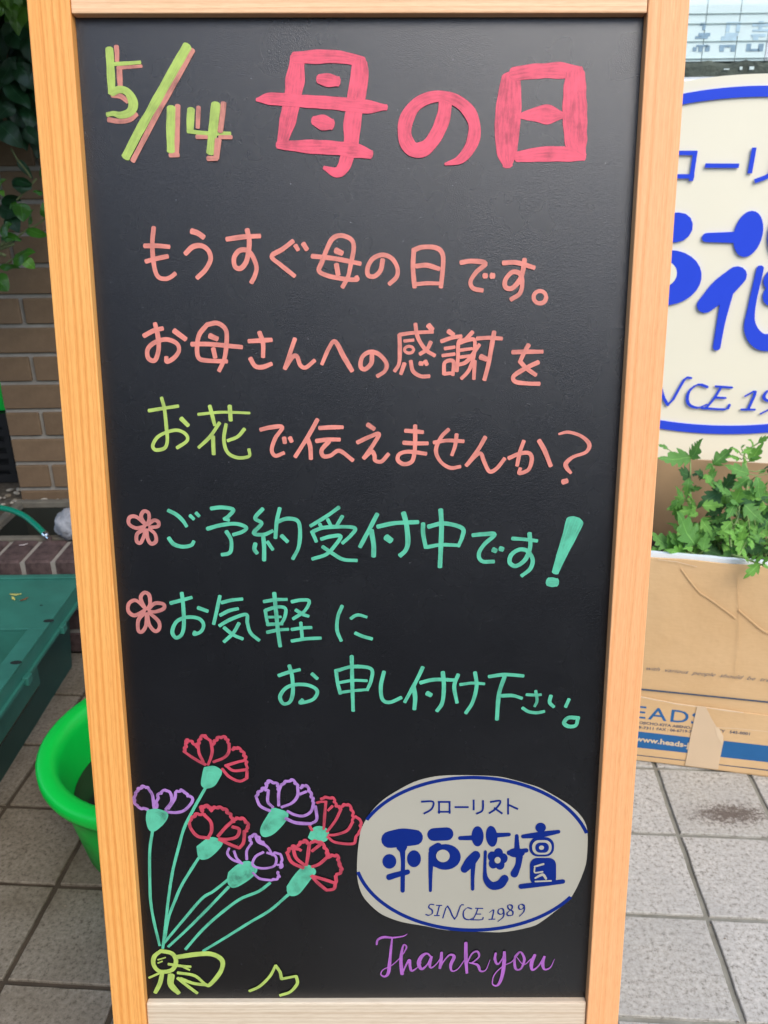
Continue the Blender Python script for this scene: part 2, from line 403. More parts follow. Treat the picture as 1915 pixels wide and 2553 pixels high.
for px in ((882, 1210, 975, 1228), (1165, 1175, 1200, 1228), (1335, 1172, 1405, 1228)):
    a = on_y(1680 + px[0] * .1416, px[1] * .1416, YP - .034); b = on_y(1680 + px[2] * .1416, px[3] * .1416, YP - .034)
    box('tag', (a.x, b.x, YP - .036, YP - .032, b.z, a.z), WHITE, sh)
box('shop_interior', (.32, 2.15, YP + .05, YP + .06, 1.40, 2.4), simple('interior_wall', (.40, .42, .41), .8), None)['kind'] = 'structure'

# unseen overhang added to shade the wall; houses opposite sized for the board's sheen
OVERHANG = simple('overhang_board', (.22, .19, .16), .8)
ev = box('shade_overhang', (-3.2, -.35, 1.05, 2.9, 1.80, 1.90), OVERHANG); tag(ev, 'unseen overhang added to shade the top of the brick wall', 'roof overhang')
hs = box('unseen_house', (-9, -1.4, -7.5, -5.5, -.02, 5.5), simple('render_wall', (.20, .19, .18), .9)); tag(hs, 'unseen dark house across the lane, placed to darken the left of the board sheen', 'house')

hs2 = box('unseen_house', (-1.35, 9.5, -8.6, -6.6, -.06, 3.05), simple('render_wall_tan', (.20, .19, .17), .9)); tag(hs2, 'unseen long low house across the lane, its height set for the board sheen', 'house')
# ------------------------------------------------------------------ raised planting bed, kerb, basin
bedr = empty('raised_bed', (-1.2, 2.2, 0), kind='structure')
KY0, KY1, KZ = 1.985, 2.125, .285
soil = simple('pebbly_soil', (.13, .105, .075), .95, .45, 70, 1, .01)
bm_ = MB(); bm_.box(-2.6, .1, KY0 + .004, KY1 - .004, KZ - .062, KZ - .0045); bm_.box(-2.6, .1, KY0 + .006, KY1 - .004, 0.0, KZ - .0621)
bm_.build('mortar_core', MORTAR, bedr)
MAROON = brickmat('maroon_brick', (.085, .055, .050), .55)
kb = [unit_brick('brick', .073, .06, KY1 - KY0, MAROON, s, .006) for s in range(4)]
x = -2.6
kyaw = 0
while x < .06:
    lay(bedr, random.choice(kb), x + .041, (KY0 + KY1) / 2, KZ - .030 + random.uniform(-.001, .001)); x += .0815
fb = [unit_brick('brick', .205, .058, .02, MAROON, s, .003) for s in range(3)]
for row in range(3):
    x = -2.6 + (row % 2) * .107
    while x < -.1: lay(bedr, random.choice(fb), x + .107, KY0 + .009, .032 + row * .072); x += .214
# soil and pebbles left of the basin and at the wall foot
V = []; Fc = []; nx, ny = 70, 20
for j in range(ny + 1):
    for i in range(nx + 1):
        x = -2.6 + i * 2.7 / nx; y = KY1 + j * (WY - KY1) / ny
        V.append((x, y, .262 + .006 * noise.noise((x * 25, y * 25, 1)) + (.0 if not (-1.18 < x < -.42 and y < 2.455) else -.16)))
for j in range(ny):
    for i in range(nx): Fc.append((j * (nx + 1) + i, j * (nx + 1) + i + 1, (j + 1) * (nx + 1) + i + 1, (j + 1) * (nx + 1) + i))
tag(mesh('soil', V, Fc, soil, None, smooth=True), kind='structure')
PEB = [simple('pebble_pale', (.40, .36, .29), .8, .2, 30, .2), simple('pebble_brown', (.20, .16, .11), .8, .2, 30, .2), simple('pebble_grey', (.24, .22, .19), .8, .2, 30, .2)]
pbm = MB()
ico = bmesh.new(); bmesh.ops.create_icosphere(ico, subdivisions=1, radius=1); ICV = [v.co.copy() for v in ico.verts]; ICF = [tuple(v.index for v in f.verts) for f in ico.faces]; ico.free()
for q, m in enumerate(PEB):
    pb = MB()
    for k in range(170):
        if k % 3: x, y = random.uniform(-1.65, -1.19), random.uniform(KY1 + .01, WY + .1)
        else: x, y = random.uniform(-1.2, -.5), random.uniform(2.462, WY - .01)
        s = random.choice((.004, .006, .009)) * random.uniform(.7, 1.3)
        pb.add([(x + v.x * s * random.uniform(.9, 1.3), y + v.y * s, .264 + v.z * s * .6) for v in ICV], ICF)
    tag(pb.build('pebbles', m), 'small loose pebbles and grit on the soil beside the basin', 'pebbles', kind='stuff')
STONE = simple('basin_concrete', (.14, .125, .095), .8, .2, 22, .4, .002)
BAS = simple('basin_lining', (.022, .024, .018), .5, .25, 8, .1, .001)
bas = empty('sunken_basin', (-.82, 2.29, .1), 'shallow rectangular drain basin with concrete rim at the foot of the wall', 'basin')
bx0, bx1, by0, by1, bz = -1.165, -.45, 2.135, 2.445, .285
rm = MB(); t_ = .026
rm.box(bx0, bx1, by0, by0 + t_, .262, bz); rm.box(bx0, bx1, by1 - t_, by1, .262, bz - .001); rm.box(bx0, bx0 + t_, by0 + t_, by1 - t_, .262, bz - .0005); rm.box(bx1 - t_, bx1, by0 + t_, by1 - t_, .262, bz - .0005)
bevel(rm.build('rim', STONE, bas), .004)
wl = MB(); wl.box(bx0 + .002, bx1 - .002, by0 + .002, by0 + t_ - .002, .14, .2615); wl.box(bx0 + .002, bx1 - .002, by1 - t_ + .002, by1 - .002, .14, .2615); wl.box(bx0 + .002, bx0 + t_ - .002, by0 + t_ - .002, by1 - t_ + .002, .14, .2615); wl.box(bx1 - t_ + .002, bx1 - .002, by0 + t_ - .002, by1 - t_ + .002, .14, .2615)
wl.build('basin_wall', BAS, bas)
box('basin_floor', (bx0 + t_, bx1 - t_, by0 + t_, by1 - t_, .14, .17), BAS, bas)
HOSE = simple('hose_green', (.0, .20, .12), .35, .08, 12, 0)
hz = empty('garden_hose', on_h(60, 1290, .30), 'green garden hose lying over the basin with a shiny metal end', 'hose')
hp = [(-60, 1276), (-30, 1274), (0, 1277), (30, 1279), (60, 1286), (85, 1298), (108, 1311)]
hw = [on_h(px, py, .325 - .000 * k) for k, (px, py) in enumerate(hp)]
hw = [(p[0], p[1], .345 - .045 * (i / 6) ** 2) for i, p in enumerate(hw)]
mb = MB(); mb.tube(catmull(hw, 6), .0085, 12); mb.build('hose_tube', HOSE, hz, smooth=True)
CHR = simple('chrome', (.75, .76, .76), .18, .05, 20, 0, metal=1)
a, b = Vector(hw[-1]), Vector(hw[-1]) + (Vector(hw[-1]) - Vector(hw[-2])).normalized() * .028
mb = MB(); mb.tube([a, a.lerp(b, .5)], .010, 14); mb.tube([a.lerp(b, .5), b], .0075, 14); mb.build('metal_end', CHR, hz)
# grey rag ball
CLOTH = simple('grey_cloth', (.28, .29, .31), .95, .25, 30, .6, .004)
bc = on_h(181, 1313, .315) ; bc = Vector((bc.x, bc.y, .325))
bmq = bmesh.new(); bmesh.ops.create_icosphere(bmq, subdivisions=5, radius=.048)
for v in bmq.verts:
    n = v.co.normalized(); f = noise.noise(n * 2.2) * .007 + abs(noise.noise(Vector((n.x * 9, n.y * 3, n.z * 9)))) * -.006 + noise.noise(n * 14) * .0014
    v.co += n * f; v.co.z *= .95
vv = [v.co + bc for v in bmq.verts]; ff = [tuple(v.index for v in f.verts) for f in bmq.faces]; bmq.free()
tag(mesh('cloth_ball', vv, ff, CLOTH, None, (bc.x, bc.y, bc.z - .045), True), 'balled-up grey rag resting on the kerb next to the hose end', 'rag')

# fallen petals
PETALM = simple('fallen_petal', (.62, .55, .52), .7, .1, 20, 0); LEAFY = simple('yellow_leaf', (.55, .52, .14), .6, .1, 30, 0); LEAFB = simple('brown_leaf', (.20, .08, .03), .7, .1, 30, 0)
def scrap(name, p, L, Wd, ang, m, label, cat, group=None):
    V = []; n = 6
    c, s = math.cos(ang), math.sin(ang)
    for i in range(n + 1):
        t = i / n; w = Wd * math.sin(math.pi * max(.04, min(.96, t))) / 2; x = (t - .5) * L; z = .0012 + .004 * abs(t - .5) ** 1.2
        for q in (-1, 0, 1): V.append((p.x + x * c - q * w * s, p.y + x * s + q * w * c, p.z + z + .0012 * abs(q)))
    Fc = [(i * 3 + q, (i + 1) * 3 + q, (i + 1) * 3 + q + 1, i * 3 + q + 1) for i in range(n) for q in (0, 1)]
    o = mesh(name, V, Fc, m, None, p, True); so_ = o.modifiers.new('solid', 'SOLIDIFY'); so_.thickness = .0006
    return tag(o, label, cat, group)
scrap('fallen_petal', on_h(59, 1360, KZ + .002), .022, .006, .5, PETALM, 'pale pinkish fallen petal flat on top of the brick kerb', 'petal')
scrap('fallen_petal', on_h(115, 1337, KZ + .002), .022, .006, .5, LEAFY, 'greenish yellow petal on the kerb below the hose end', 'petal')

# ------------------------------------------------------------------ green container on the left
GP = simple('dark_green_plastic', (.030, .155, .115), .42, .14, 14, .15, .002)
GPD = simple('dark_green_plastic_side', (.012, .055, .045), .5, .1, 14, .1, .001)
ct = empty('green_container', (-1.25, 1.43, 0), 'large dark green plastic container with a holed rim next to the brick kerb', 'container')
cx0, cx1, cy0, cy1, cz = -1.72, -.80, .92, 1.965, .252
ox0, ox1, oy0, oy1 = -1.68, -.842, .96, 1.69
def quadmesh(xsn, ysn, skip, z):
    V = [(x, y, z) for y in ysn for x in xsn]; n = len(xsn); Fc = []
    for j in range(len(ysn) - 1):
        for i in range(n - 1):
            if (i, j) not in skip: Fc.append((j * n + i, j * n + i + 1, (j + 1) * n + i + 1, (j + 1) * n + i))
    return V, Fc
top = MB()
top.box(cx0, cx1, oy1, cy1, cz - .006, cz); top.box(cx0, cx1, cy0, oy0, cz - .006, cz)
top.box(cx0, ox0, oy0, oy1, cz - .006, cz); top.box(ox1, cx1, oy0, oy1, cz - .006, cz)
rimo = bevel(top.build('rim', GP, ct), .0015)
lip = MB(); lip.box(cx1 - .004, cx1, cy0, cy1, cz - .040, cz - .0062); lip.box(cx1 - .001, cx1 + .007, cy0, cy1, cz - .045, cz - .038)
lip.box(cx0, cx0 + .004, cy0, cy1, cz - .040, cz - .0062); lip.box(cx0 + .004, cx1 - .004, cy1 - .004, cy1, cz - .04, cz - .0062); lip.box(cx0 + .004, cx1 - .004, cy0, cy0 + .004, cz - .04, cz - .0062)
lip.build('rim_lip', GP, ct)
bar = MB(); bar.box(cx0 + .01, cx1 - .001, cy1 - .022, cy1 - .002, cz, cz + .006); bevel(bar.build('rim_ridge', GP, ct), .002)
inn = MB()
inn.box(ox0 - .004, ox0, oy0, oy1, .10, cz - .0062); inn.box(ox1, ox1 + .004, oy0, oy1, .10, cz - .0062); inn.box(ox0, ox1, oy1, oy1 + .004, .10, cz - .0062); inn.box(ox0, ox1, oy0 - .004, oy0, .10, cz - .0062)
inn.build('inner_wall', GP, ct)
box('dark_fill', (ox0, ox1, oy0, oy1, .09, .125), simple('dark_fill', (.02, .022, .014), .12, .3, 9, 0), ct)  # dark contents of the container opening
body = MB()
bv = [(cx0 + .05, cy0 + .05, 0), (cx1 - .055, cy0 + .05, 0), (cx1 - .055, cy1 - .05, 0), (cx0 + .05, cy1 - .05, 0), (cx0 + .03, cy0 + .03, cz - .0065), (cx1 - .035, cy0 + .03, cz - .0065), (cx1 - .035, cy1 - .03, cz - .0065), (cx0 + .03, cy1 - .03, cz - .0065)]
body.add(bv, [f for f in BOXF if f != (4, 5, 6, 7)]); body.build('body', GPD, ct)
HOLE = simple('hole_dark', (.004, .008, .006), .9, 0, 5, 0)
for (px, py, rx) in ((121.5, 1547.5, .013), (40, 1651.5, .013), (103, 1509, .004)):
    c = on_h(px, py, cz + .0006); V = [(c.x + rx * math.cos(a * .5236), c.y + rx * .6 * math.sin(a * .5236), cz + .0006) for a in range(12)]
    V += [(p[0], p[1], cz - .0055) for p in V]
    Fc = [tuple(range(12))]
    mesh('drain_hole', V, Fc, HOLE, ct)
for (px, py) in ((153, 1563), (58, 1690)):
    c = on_h(px, py, cz - .04); box('rim_clip', (cx1, cx1 + .014, c.y - .012, c.y + .012, cz - .054, cz - .034), GP, ct, bev=.002)
scrap('fallen_leaf', on_h(39, 1484, cz), .030, .009, .0, LEAFY, 'upper of two yellow fallen leaves on the green container rim', 'leaf', 'leaves on the green container')
scrap('fallen_leaf', on_h(34, 1494, cz), .024, .007, -.9, LEAFY, 'lower of two yellow fallen leaves on the green container rim', 'leaf', 'leaves on the green container')
scrap('fallen_leaf', on_h(61, 1496, cz), .022, .007, .9, LEAFB, 'small brown curled leaf next to the yellow ones on the container', 'leaf', 'leaves on the green container')

# bright green tub
BG_ = simple('bright_green_plastic', (.0, .60, .055), .38, .06, 5, 0)
TC, TR, TH = Vector((-.437, 1.33, 0)), .238, .22
tub = empty('green_tub', TC, 'bright green round plastic tub on the tiles beside the chalkboard leg', 'tub')
def lathe(prof, c, seg=56):
    V = []; Fc = []
    for (r, z) in prof:
        for k in range(seg): a = 2 * math.pi * k / seg; V.append((c.x + r * math.cos(a), c.y + r * math.sin(a), c.z + z))
    for i in range(len(prof) - 1):
        for k in range(seg): Fc.append((i * seg + k, i * seg + (k + 1) % seg, (i + 1) * seg + (k + 1) % seg, (i + 1) * seg + k))
    return V, Fc
V, Fc = lathe([(.001, .004), (.165, .004), (.172, .0), (.178, .004), (.200, .12), (.212, TH - .035), (.214, TH - .034)], TC); mesh('tub_body', V, Fc, BG_, tub, smooth=True)
V, Fc = lathe([(.214, TH - .034), (TR - .004, TH - .032), (TR, TH - .022), (TR, TH - .006), (TR - .006, TH), (.212, TH), (.203, TH - .006), (.198, TH - .03), (.186, .12), (.168, .010), (.001, .010)], TC); mesh('tub_rim', V, Fc, BG_, tub, smooth=True)
V, Fc = lathe([(.0, .115), (.184, .115)], TC); mesh('dark_fill', V, Fc, D.materials['dark_fill'], tub)  # dark disc added to stand for the shade inside the tub
# grit lying on the paving
gr_ = MB()
for k in range(260):
    i, j = random.uniform(-12, 6), random.uniform(-6, 5)
    if k % 2: i = round(i) + random.uniform(-.06, .06)
    p = gp(i, j); q_ = random.uniform(.0012, .0028)
    gr_.add([(p.x + v.x * q_, p.y + v.y * q_ * .8, .001 + v.z * q_ * .5) for v in ICV], ICF)
tag(gr_.build('grit', PEB[1]), 'fine dark grit scattered on the paving tiles and joints', 'grit', kind='stuff')
# black crate and green box beyond the wall corner
CR = simple('black_plastic', (.012, .012, .013), .5, .1, 10, 0)
crx1, cry, crz0 = -1.19, 2.66, .262
cr = empty('black_crate', (-1.6, 2.8, crz0), 'black slatted plastic crate seen past the left corner of the brick wall', 'crate')
fr = MB(); fr.box(-2.1, crx1, cry, cry + .012, crz0, crz0 + .03); fr.box(-2.1, crx1, cry, cry + .012, crz0 + .20, crz0 + .245); fr.box(-2.1, crx1, cry + .34, cry + .352, crz0, crz0 + .245)
fr.box(-2.1, crx1, cry + .012, cry + .34, crz0, crz0 + .01); fr.build('crate_frame', CR, cr)
for k in range(4):
    box('slat', (-2.09, crx1 - .005, cry + .002, cry + .010, crz0 + .045 + k * .04, crz0 + .065 + k * .04), CR, cr)
for k in range(14):
    x = -2.09 + k * .068; box('upright', (x, x + .018, cry + .001, cry + .011, crz0 + .03, crz0 + .2), CR, cr)
box('liner', (-2.08, crx1 - .01, cry + .06, cry + .065, crz0 + .011, crz0 + .2), simple('crate_liner', (.05, .048, .045), .8), cr)
gb_ = empty('green_planter', (-1.6, 2.8, crz0 + .245), 'bright green plastic planter standing on the black crate', 'planter')
V = boxv(-2.05, -1.225, 2.69, 3.0, crz0 + .247, crz0 + .42); mesh('planter_body', V, [f for f in BOXF if f != (4, 5, 6, 7)], BG_, gb_)
fr = MB(); fr.box(-2.07, -1.205, 2.672, 2.69, crz0 + .39, crz0 + .42); fr.box(-2.07, -1.205, 3.0, 3.018, crz0 + .39, crz0 + .42); fr.box(-1.225, -1.206, 2.69, 3.0, crz0 + .39, crz0 + .42); fr.build('planter_rim', BG_, gb_)
tag(box('back_yard_floor', (-3.4, -1.19, WY + .001, 3.6, .20, .258), soil), kind='structure')
tag(box('back_yard_wall', (-3.4, -1.0, 3.6, 3.7, 0, 2.3), simple('dark_render', (.10, .085, .065), .9)), kind='structure')  # yard wall in one even dark brown

# ------------------------------------------------------------------ the chalkboard
BP = Vector((-.29218456, .92201013, 1.37838269)); BU = Vector((.99993315, -.00279281, -.01122058)); BW = Vector((-.01153809, -.17743718, -.98406449))
BN = Vector((-7.57356290e-04, -.984128167, .177457538)); BH = 1.1152; BWD = .55
def bp(u, w, off=0): return BP + BU * u + BW * w + BN * off
board = empty('chalkboard_sign', Vector((BP.x + .275, .95, 0)), 'wooden framed A-board with a black writing panel full of coloured Japanese handwriting', 'sign')
RX = Matrix((BU, -BN, -BW)).transposed()          # local x right, y back, z up along the board
def bpart(name, u0, u1, w0, w1, o0, o1, m, bev=.0012, sub=0):
    """a straight timber in the board's frame, own axes along the timber"""
    c = bp((u0 + u1) / 2, (w0 + w1) / 2, (o0 + o1) / 2)
    hx, hz_, hy = (u1 - u0) / 2, (w1 - w0) / 2, (o1 - o0) / 2
    me = D.meshes.new(name); me.from_pydata(boxv(-hx, hx, -hy, hy, -hz_, hz_), [], BOXF); me.materials.append(m)
    o = D.objects.new(name, me); COL.objects.link(o); o.parent = board; o.matrix_local = Matrix.Translation(c - base(board)) @ RX.to_4x4()
    if bev: bevel(o, bev, 2)
    return o
OFF = .012
WEND = 1.378 / .98406 - .012
bpart('stile', -.0415, -.0005, -.062, WEND, -.016, OFF, WOOD_L)
bpart('stile', .5505, .5900, -.062, WEND, -.016, OFF, WOOD_R)
bpart('top_rail', 0, .55, -.062, -.0005, -.015, OFF - .001, WOOD_T)
bpart('bottom_rail', -.0, .5500, 1.1155, 1.185, -.015, OFF - .004, WOOD_B, .002)
bpart('backing_board', -.0003, .5503, -.004, 1.119, -.004, 0, BOARD, 0)
# hinged rear frame
def rear(name, u0, u1, w0, w1, m):
    ax = math.radians(-4.6)
    top_ = bp((u0 + u1) / 2, -.05, -.035)
    d = Vector((0, math.sin(-ax), -math.cos(ax))); a = top_ + d * w0; b = top_ + d * w1; h = (u1 - u0) / 2
    nrm = Vector((0, math.cos(ax), math.sin(-ax))) * .012
    V = [a + Vector((-h, 0, 0)) - nrm, a + Vector((h, 0, 0)) - nrm, a + Vector((h, 0, 0)) + nrm, a + Vector((-h, 0, 0)) + nrm, b + Vector((-h, 0, 0)) - nrm, b + Vector((h, 0, 0)) - nrm, b + Vector((h, 0, 0)) + nrm, b + Vector((-h, 0, 0)) + nrm]
    return mesh(name, V, [(0, 1, 2, 3), (7, 6, 5, 4), (4, 5, 1, 0), (5, 6, 2, 1), (6, 7, 3, 2), (7, 4, 0, 3)], m, board)
rear('rear_leg', -.0400, -.0005, 0, 1.415, WOOD_L); rear('rear_leg', .5505, .589, 0, 1.42, WOOD_R); rear('rear_rail', .001, .549, .0, .055, WOOD_T); rear('rear_rail', .001, .549, 1.1, 1.16, WOOD_T)

REG = dict(A=(0, 0, .3858), B=(600, 0, .3858), C=(1200, 0, .43098), D=(300, 520, .36166), E=(860, 520, .38577), G=(300, 940, .36166), H=(860, 940, .39783),
           I=(300, 1400, .36166), J=(860, 1400, .39783), K=(330, 1780, .36166), M=(330, 2200, .36166), N=(900, 2320, .34961), L=(860, 1880, .42194))
LIFT = [0.00035]
def b2(reg, x, y):
    a, b, s = REG[reg]; p = hit(a + x * s, b + y * s, BP, BN) - BP
    return p.dot(BU), p.dot(BW)
def strokes(name, reg, items, mk, parent, sub=7, wscale=1.0, lift=None, soft=True):
    """items: list of (points, width); points (x, y) or (x, y, w) traced in the drawing's own scale -> one object of flat paint ribbons"""
    V = []; Fc = []; UV = []
    for pts, w in items:
        P = [(p[0], p[1], (p[2] if len(p) > 2 else w)) for p in pts]
        P = catmull(P, sub)
        # per-stroke wobble
        ph = random.random() * 50
        Q = []
        for (x, y, ww_) in P:
            u, v = b2(reg, x, y); u2, v2 = b2(reg, x + 10, y); k = math.hypot(u2 - u, v2 - v) / 10
            Q.append((u, v, ww_ * k * wscale * 1.0))
        # resample ends: round caps
        n = len(Q)
        L = [0]
        for i in range(1, n): L.append(L[-1] + math.hypot(Q[i][0] - Q[i - 1][0], Q[i][1] - Q[i - 1][1]))
        tot = L[-1] or 1e-4
        h0 = LIFT[0]; k0 = len(V); rows = []
        def row(u, v, tx, ty, hw, s): rows.append((u - ty * hw, v + tx * hw, u + ty * hw, v - tx * hw, s))
        def tang(i):
            a, b = Q[max(0, i - 1)], Q[min(n - 1, i + 1)]; dx, dy = b[0] - a[0], b[1] - a[1]; l = math.hypot(dx, dy) or 1; return dx / l, dy / l
        tx, ty = tang(0); hw = Q[0][2] / 2
        for t in (0, .18, .45, .75): row(Q[0][0] - tx * hw * .55 * (1 - t), Q[0][1] - ty * hw * .55 * (1 - t), tx, ty, hw * math.sqrt(max(.12, 1 - (1 - t) ** 2)), -hw * (1 - t))
        for i in range(n):
            tx, ty = tang(i); j = (1 + .13 * noise.noise((L[i] * 70 + ph, 0, 0))) * (1 - .10 * (L[i] / tot) ** 2)
            row(Q[i][0], Q[i][1], tx, ty, Q[i][2] / 2 * j, L[i])
        tx, ty = tang(n - 1); hw = Q[-1][2] / 2
        for t in (.25, .55, .82, 1): row(Q[-1][0] + tx * hw * .55 * t, Q[-1][1] + ty * hw * .55 * t, tx, ty, hw * math.sqrt(max(.12, 1 - t * t)), tot + hw * t)
        m_ = len(rows)
        for i, (a, b, c, d, s) in enumerate(rows):
            off = h0 + .00006 * i / m_
            V.append(bp(a, b, off)); V.append(bp((a + c) / 2, (b + d) / 2, off + .00001)); V.append(bp(c, d, off))
            UV += [(s + ph, -1), (s + ph, 0), (s + ph, 1)]
        for i in range(m_ - 1):
            for q in (0, 1): Fc.append((k0 + i * 3 + q, k0 + (i + 1) * 3 + q, k0 + (i + 1) * 3 + q + 1, k0 + i * 3 + q + 1))
        LIFT[0] += .00006
    if lift is None: LIFT[0] = .00035 + (LIFT[0] - .00035) % .0009
    return mesh(name, V, Fc, mk, parent, uvs=UV)
def S(s, w=None):
    """'x,y x,y ...' -> point list"""
    return ([tuple(float(k) for k in q.split(',')) for q in s.split()], w)
def glyph(reg, mk, w, *ss, name='character', parent=None):
    it = []
    for s in ss:
        if '@' in s: s, ww_ = s.split('@'); it.append(S(s, float(ww_)))
        else: it.append(S(s, w))
    return strokes(name, reg, it, MK[mk], parent or board)
def ring_(cx, cy, rx, ry, n=9, a0=0): return ' '.join('%.1f,%.1f' % (cx + rx * math.cos(a0 + 2 * math.pi * k / n), cy + ry * math.sin(a0 + 2 * math.pi * k / n)) for k in range(n + 1))

# 5/14
glyph('A', 'shade', 32, '753,300 757,345 757,392', '772,436 774,490 778,552@36', '760,440 840,434 916,428@22', '725,612 780,622 825,655@34', '702,774 770,784 840,774 884,740@32')
glyph('A', 'lime', 62, '708,318 714,400 724,600@52', '742,415 830,410 908,404@24', '724,604,40 770,580,44 820,592,50 855,640,58 862,690,60 835,730,54 780,745,44 735,735,36 696,742,32')
glyph('A', 'shade', 36, '1246,325 1150,500 1020,735 860,1040')
glyph('A', 'lime', 60, '1212,300 1120,460 980,710 900,850 815,1015')
glyph('A', 'shade', 36, '1150,684 1146,850 1143,985', '1100,1003 1155,1003@30')
glyph('A', 'lime', 56, '1108,698 1104,850 1106,975')
glyph('A', 'shade', 30, '1285,694 1282,760 1280,825', '1272,886 1338,888@26', '1447,668 1438,760 1425,850@36', '1420,888 1498,888@26', '1412,905 1400,1020@42', '1345,1026 1405,1026@32')
glyph('A', 'lime', 56, '1236,708 1232,770 1230,840@50', '1215,848 1330,862 1488,864@26', '1396,675 1382,800 1362,985@60')
# title
glyph('B', 'red', 90, '368,375,96 355,500,118 338,620,112 310,760,118 268,925,70', '345,376,70 450,370,82 600,367,80 700,380,78 790,402,64', '770,410,100 768,500,118 745,650,115 722,800,112 715,920,100 690,1010,100 665,1080,84 620,1115,70 540,1085,26',
      '105,646,22 200,640,72 400,655,78 600,668,80 800,690,88 940,695,40', '240,938,44 400,947,78 600,957,90 750,975,92 840,1000,58', '505,512,56 565,520,84 628,528,66', '472,780,54 530,793,96 588,805,72')
glyph('B', 'red', 90, '1325,640,84 1310,760,92 1260,880,88 1190,960,88 1110,965,92 1063,890,94 1068,785,92 1120,692,82 1200,640,74 1300,624,70 1400,655,76 1480,730,84 1512,830,86 1490,940,82 1420,1030,62 1322,1062,18')
glyph('C', 'red', 90, '172,450,110 160,600,148 150,750,148 148,870,130 152,955,62', '180,430,70 300,414,82 450,408,88 570,420,70', '545,425,110 540,550,140 542,700,145 548,820,130 565,900,90', '220,672,26 330,662,92 400,664,100 470,668,40', '205,908,56 350,893,82 500,893,84 595,914,34')
# line one
glyph('D', 'salmon', 32, '232,130 222,250 235,400 262,470 312,485 350,472 380,448', '168,258 255,257 338,264', '178,365 250,346 328,330')
glyph('D', 'salmon', 34, '493,156 535,170 575,198@40', '450,312 500,265 560,257 608,290 624,350 590,420 532,478')
glyph('D', 'salmon', 34, '735,212 850,196 963,190', '875,145 890,220 885,300 868,370 830,413 792,400 786,340 820,292 868,287 908,320 940,400 930,460 905,510')
glyph('D', 'salmon', 32, '1192,225 1120,280 1045,330 1110,392 1202,465', '1208,255 1226,285@32', '1262,243 1286,282@36')
glyph('D', 'salmon', 32, '1322,328 1480,345 1655,380', '1420,290 1390,370 1370,430 1430,463 1540,485 1630,490 1628,470', '1415,300 1460,212 1520,186 1590,212 1610,270 1590,380 1570,470 1532,542', '1485,288 1528,308@40', '1490,385 1502,455@36')
glyph('E', 'salmon', 30, '245,330 230,400 190,438 150,430 148,380 180,325 240,300 300,320 338,380 335,440 287,488')
glyph('E', 'salmon', 31, '446,262 440,380 450,508', '452,266 500,250 580,252 625,282 635,350 620,508', '462,372 530,367 608,390', '452,490 530,483 618,485@26')
glyph('E', 'salmon', 30, '748,350 820,340 908,355 850,410 812,470 828,515 888,530', '898,435 914,435@36', '945,435 960,435@40')
glyph('E', 'salmon', 31, '1022,352 1110,350 1222,383', '1160,328 1150,400 1130,460 1080,515 1037,508 1037,460 1080,412 1130,422 1145,480 1130,548 1072,588')
glyph('E', 'salmon', 24, ring_(1260, 573, 41, 40) + '@27')
# line two
glyph('D', 'salmon', 32, '163,878 230,842 293,826', '240,792 260,880 265,970 240,1045 195,1032 190,970 240,922 320,902 390,930 405,980 370,1030 322,1056 318,1025', '372,842 450,900@38')
glyph('D', 'salmon', 32, '492,935 620,935 838,955', '600,800 545,870 530,960 542,1030 600,1048 735,1053', '600,800 670,790 725,830 735,900 720,1030 682,1118', '618,877 668,898@40', '642,965 655,1025@34')
glyph('D', 'salmon', 32, '887,914 960,910 1043,905', '960,852 985,930 985,1022', '897,1032 930,1085 980,1093 1043,1070')
glyph('D', 'salmon', 30, '1205,897 1180,970 1135,1103', '1135,1103 1190,1022 1220,1022 1242,1080 1280,1095 1340,1047')
glyph('D', 'salmon', 32, '1390,1073,26 1440,960,28 1482,917,32 1540,1020,38 1598,1118,34')
glyph('E', 'salmon', 29, '175,945 170,1000 130,1038 102,1020 112,960 160,927 220,942 268,1000 258,1050 210,1083')
glyph('E', 'salmon', 27, '352,815 355,900 350,1000 322,1050', '352,815 450,802 568,797@24', '383,856 443,850@22', ring_(415, 912, 30, 22, 7) + '@20', '455,745 470,830 520,910 580,950', '555,862 530,910 485,940', '540,755 563,782@38', '385,1000 362,1068', '425,985 440,1050 490,1083 545,1083', '484,1000 500,1002@32', '518,985 530,1008@28')
glyph('E', 'salmon', 26, '668,792 700,815@32', '622,858 690,835 752,825', '645,905 708,895@24', '630,950 708,940@24', '640,1070 645,995 700,988 697,1075', '640,1068 697,1062@24', '825,797 775,848 735,860 730,960 722,1050', '740,868 800,848 838,855 830,960 800,1045 752,1098', '745,915 820,905@22', '745,960 820,950@22', '725,1012 790,985 868,880', '838,985 832,1100', '852,840 930,835 1013,840', '963,797 945,900 925,1010 900,1105@30', '875,957 912,972@36')
glyph('E', 'salmon', 29, '1082,928 1170,925 1275,925', '1187,880 1155,935 1130,990', '1128,985 1170,1030 1232,1075', '1250,992 1170,1030 1092,1080 1100,1118 1180,1130 1255,1132')
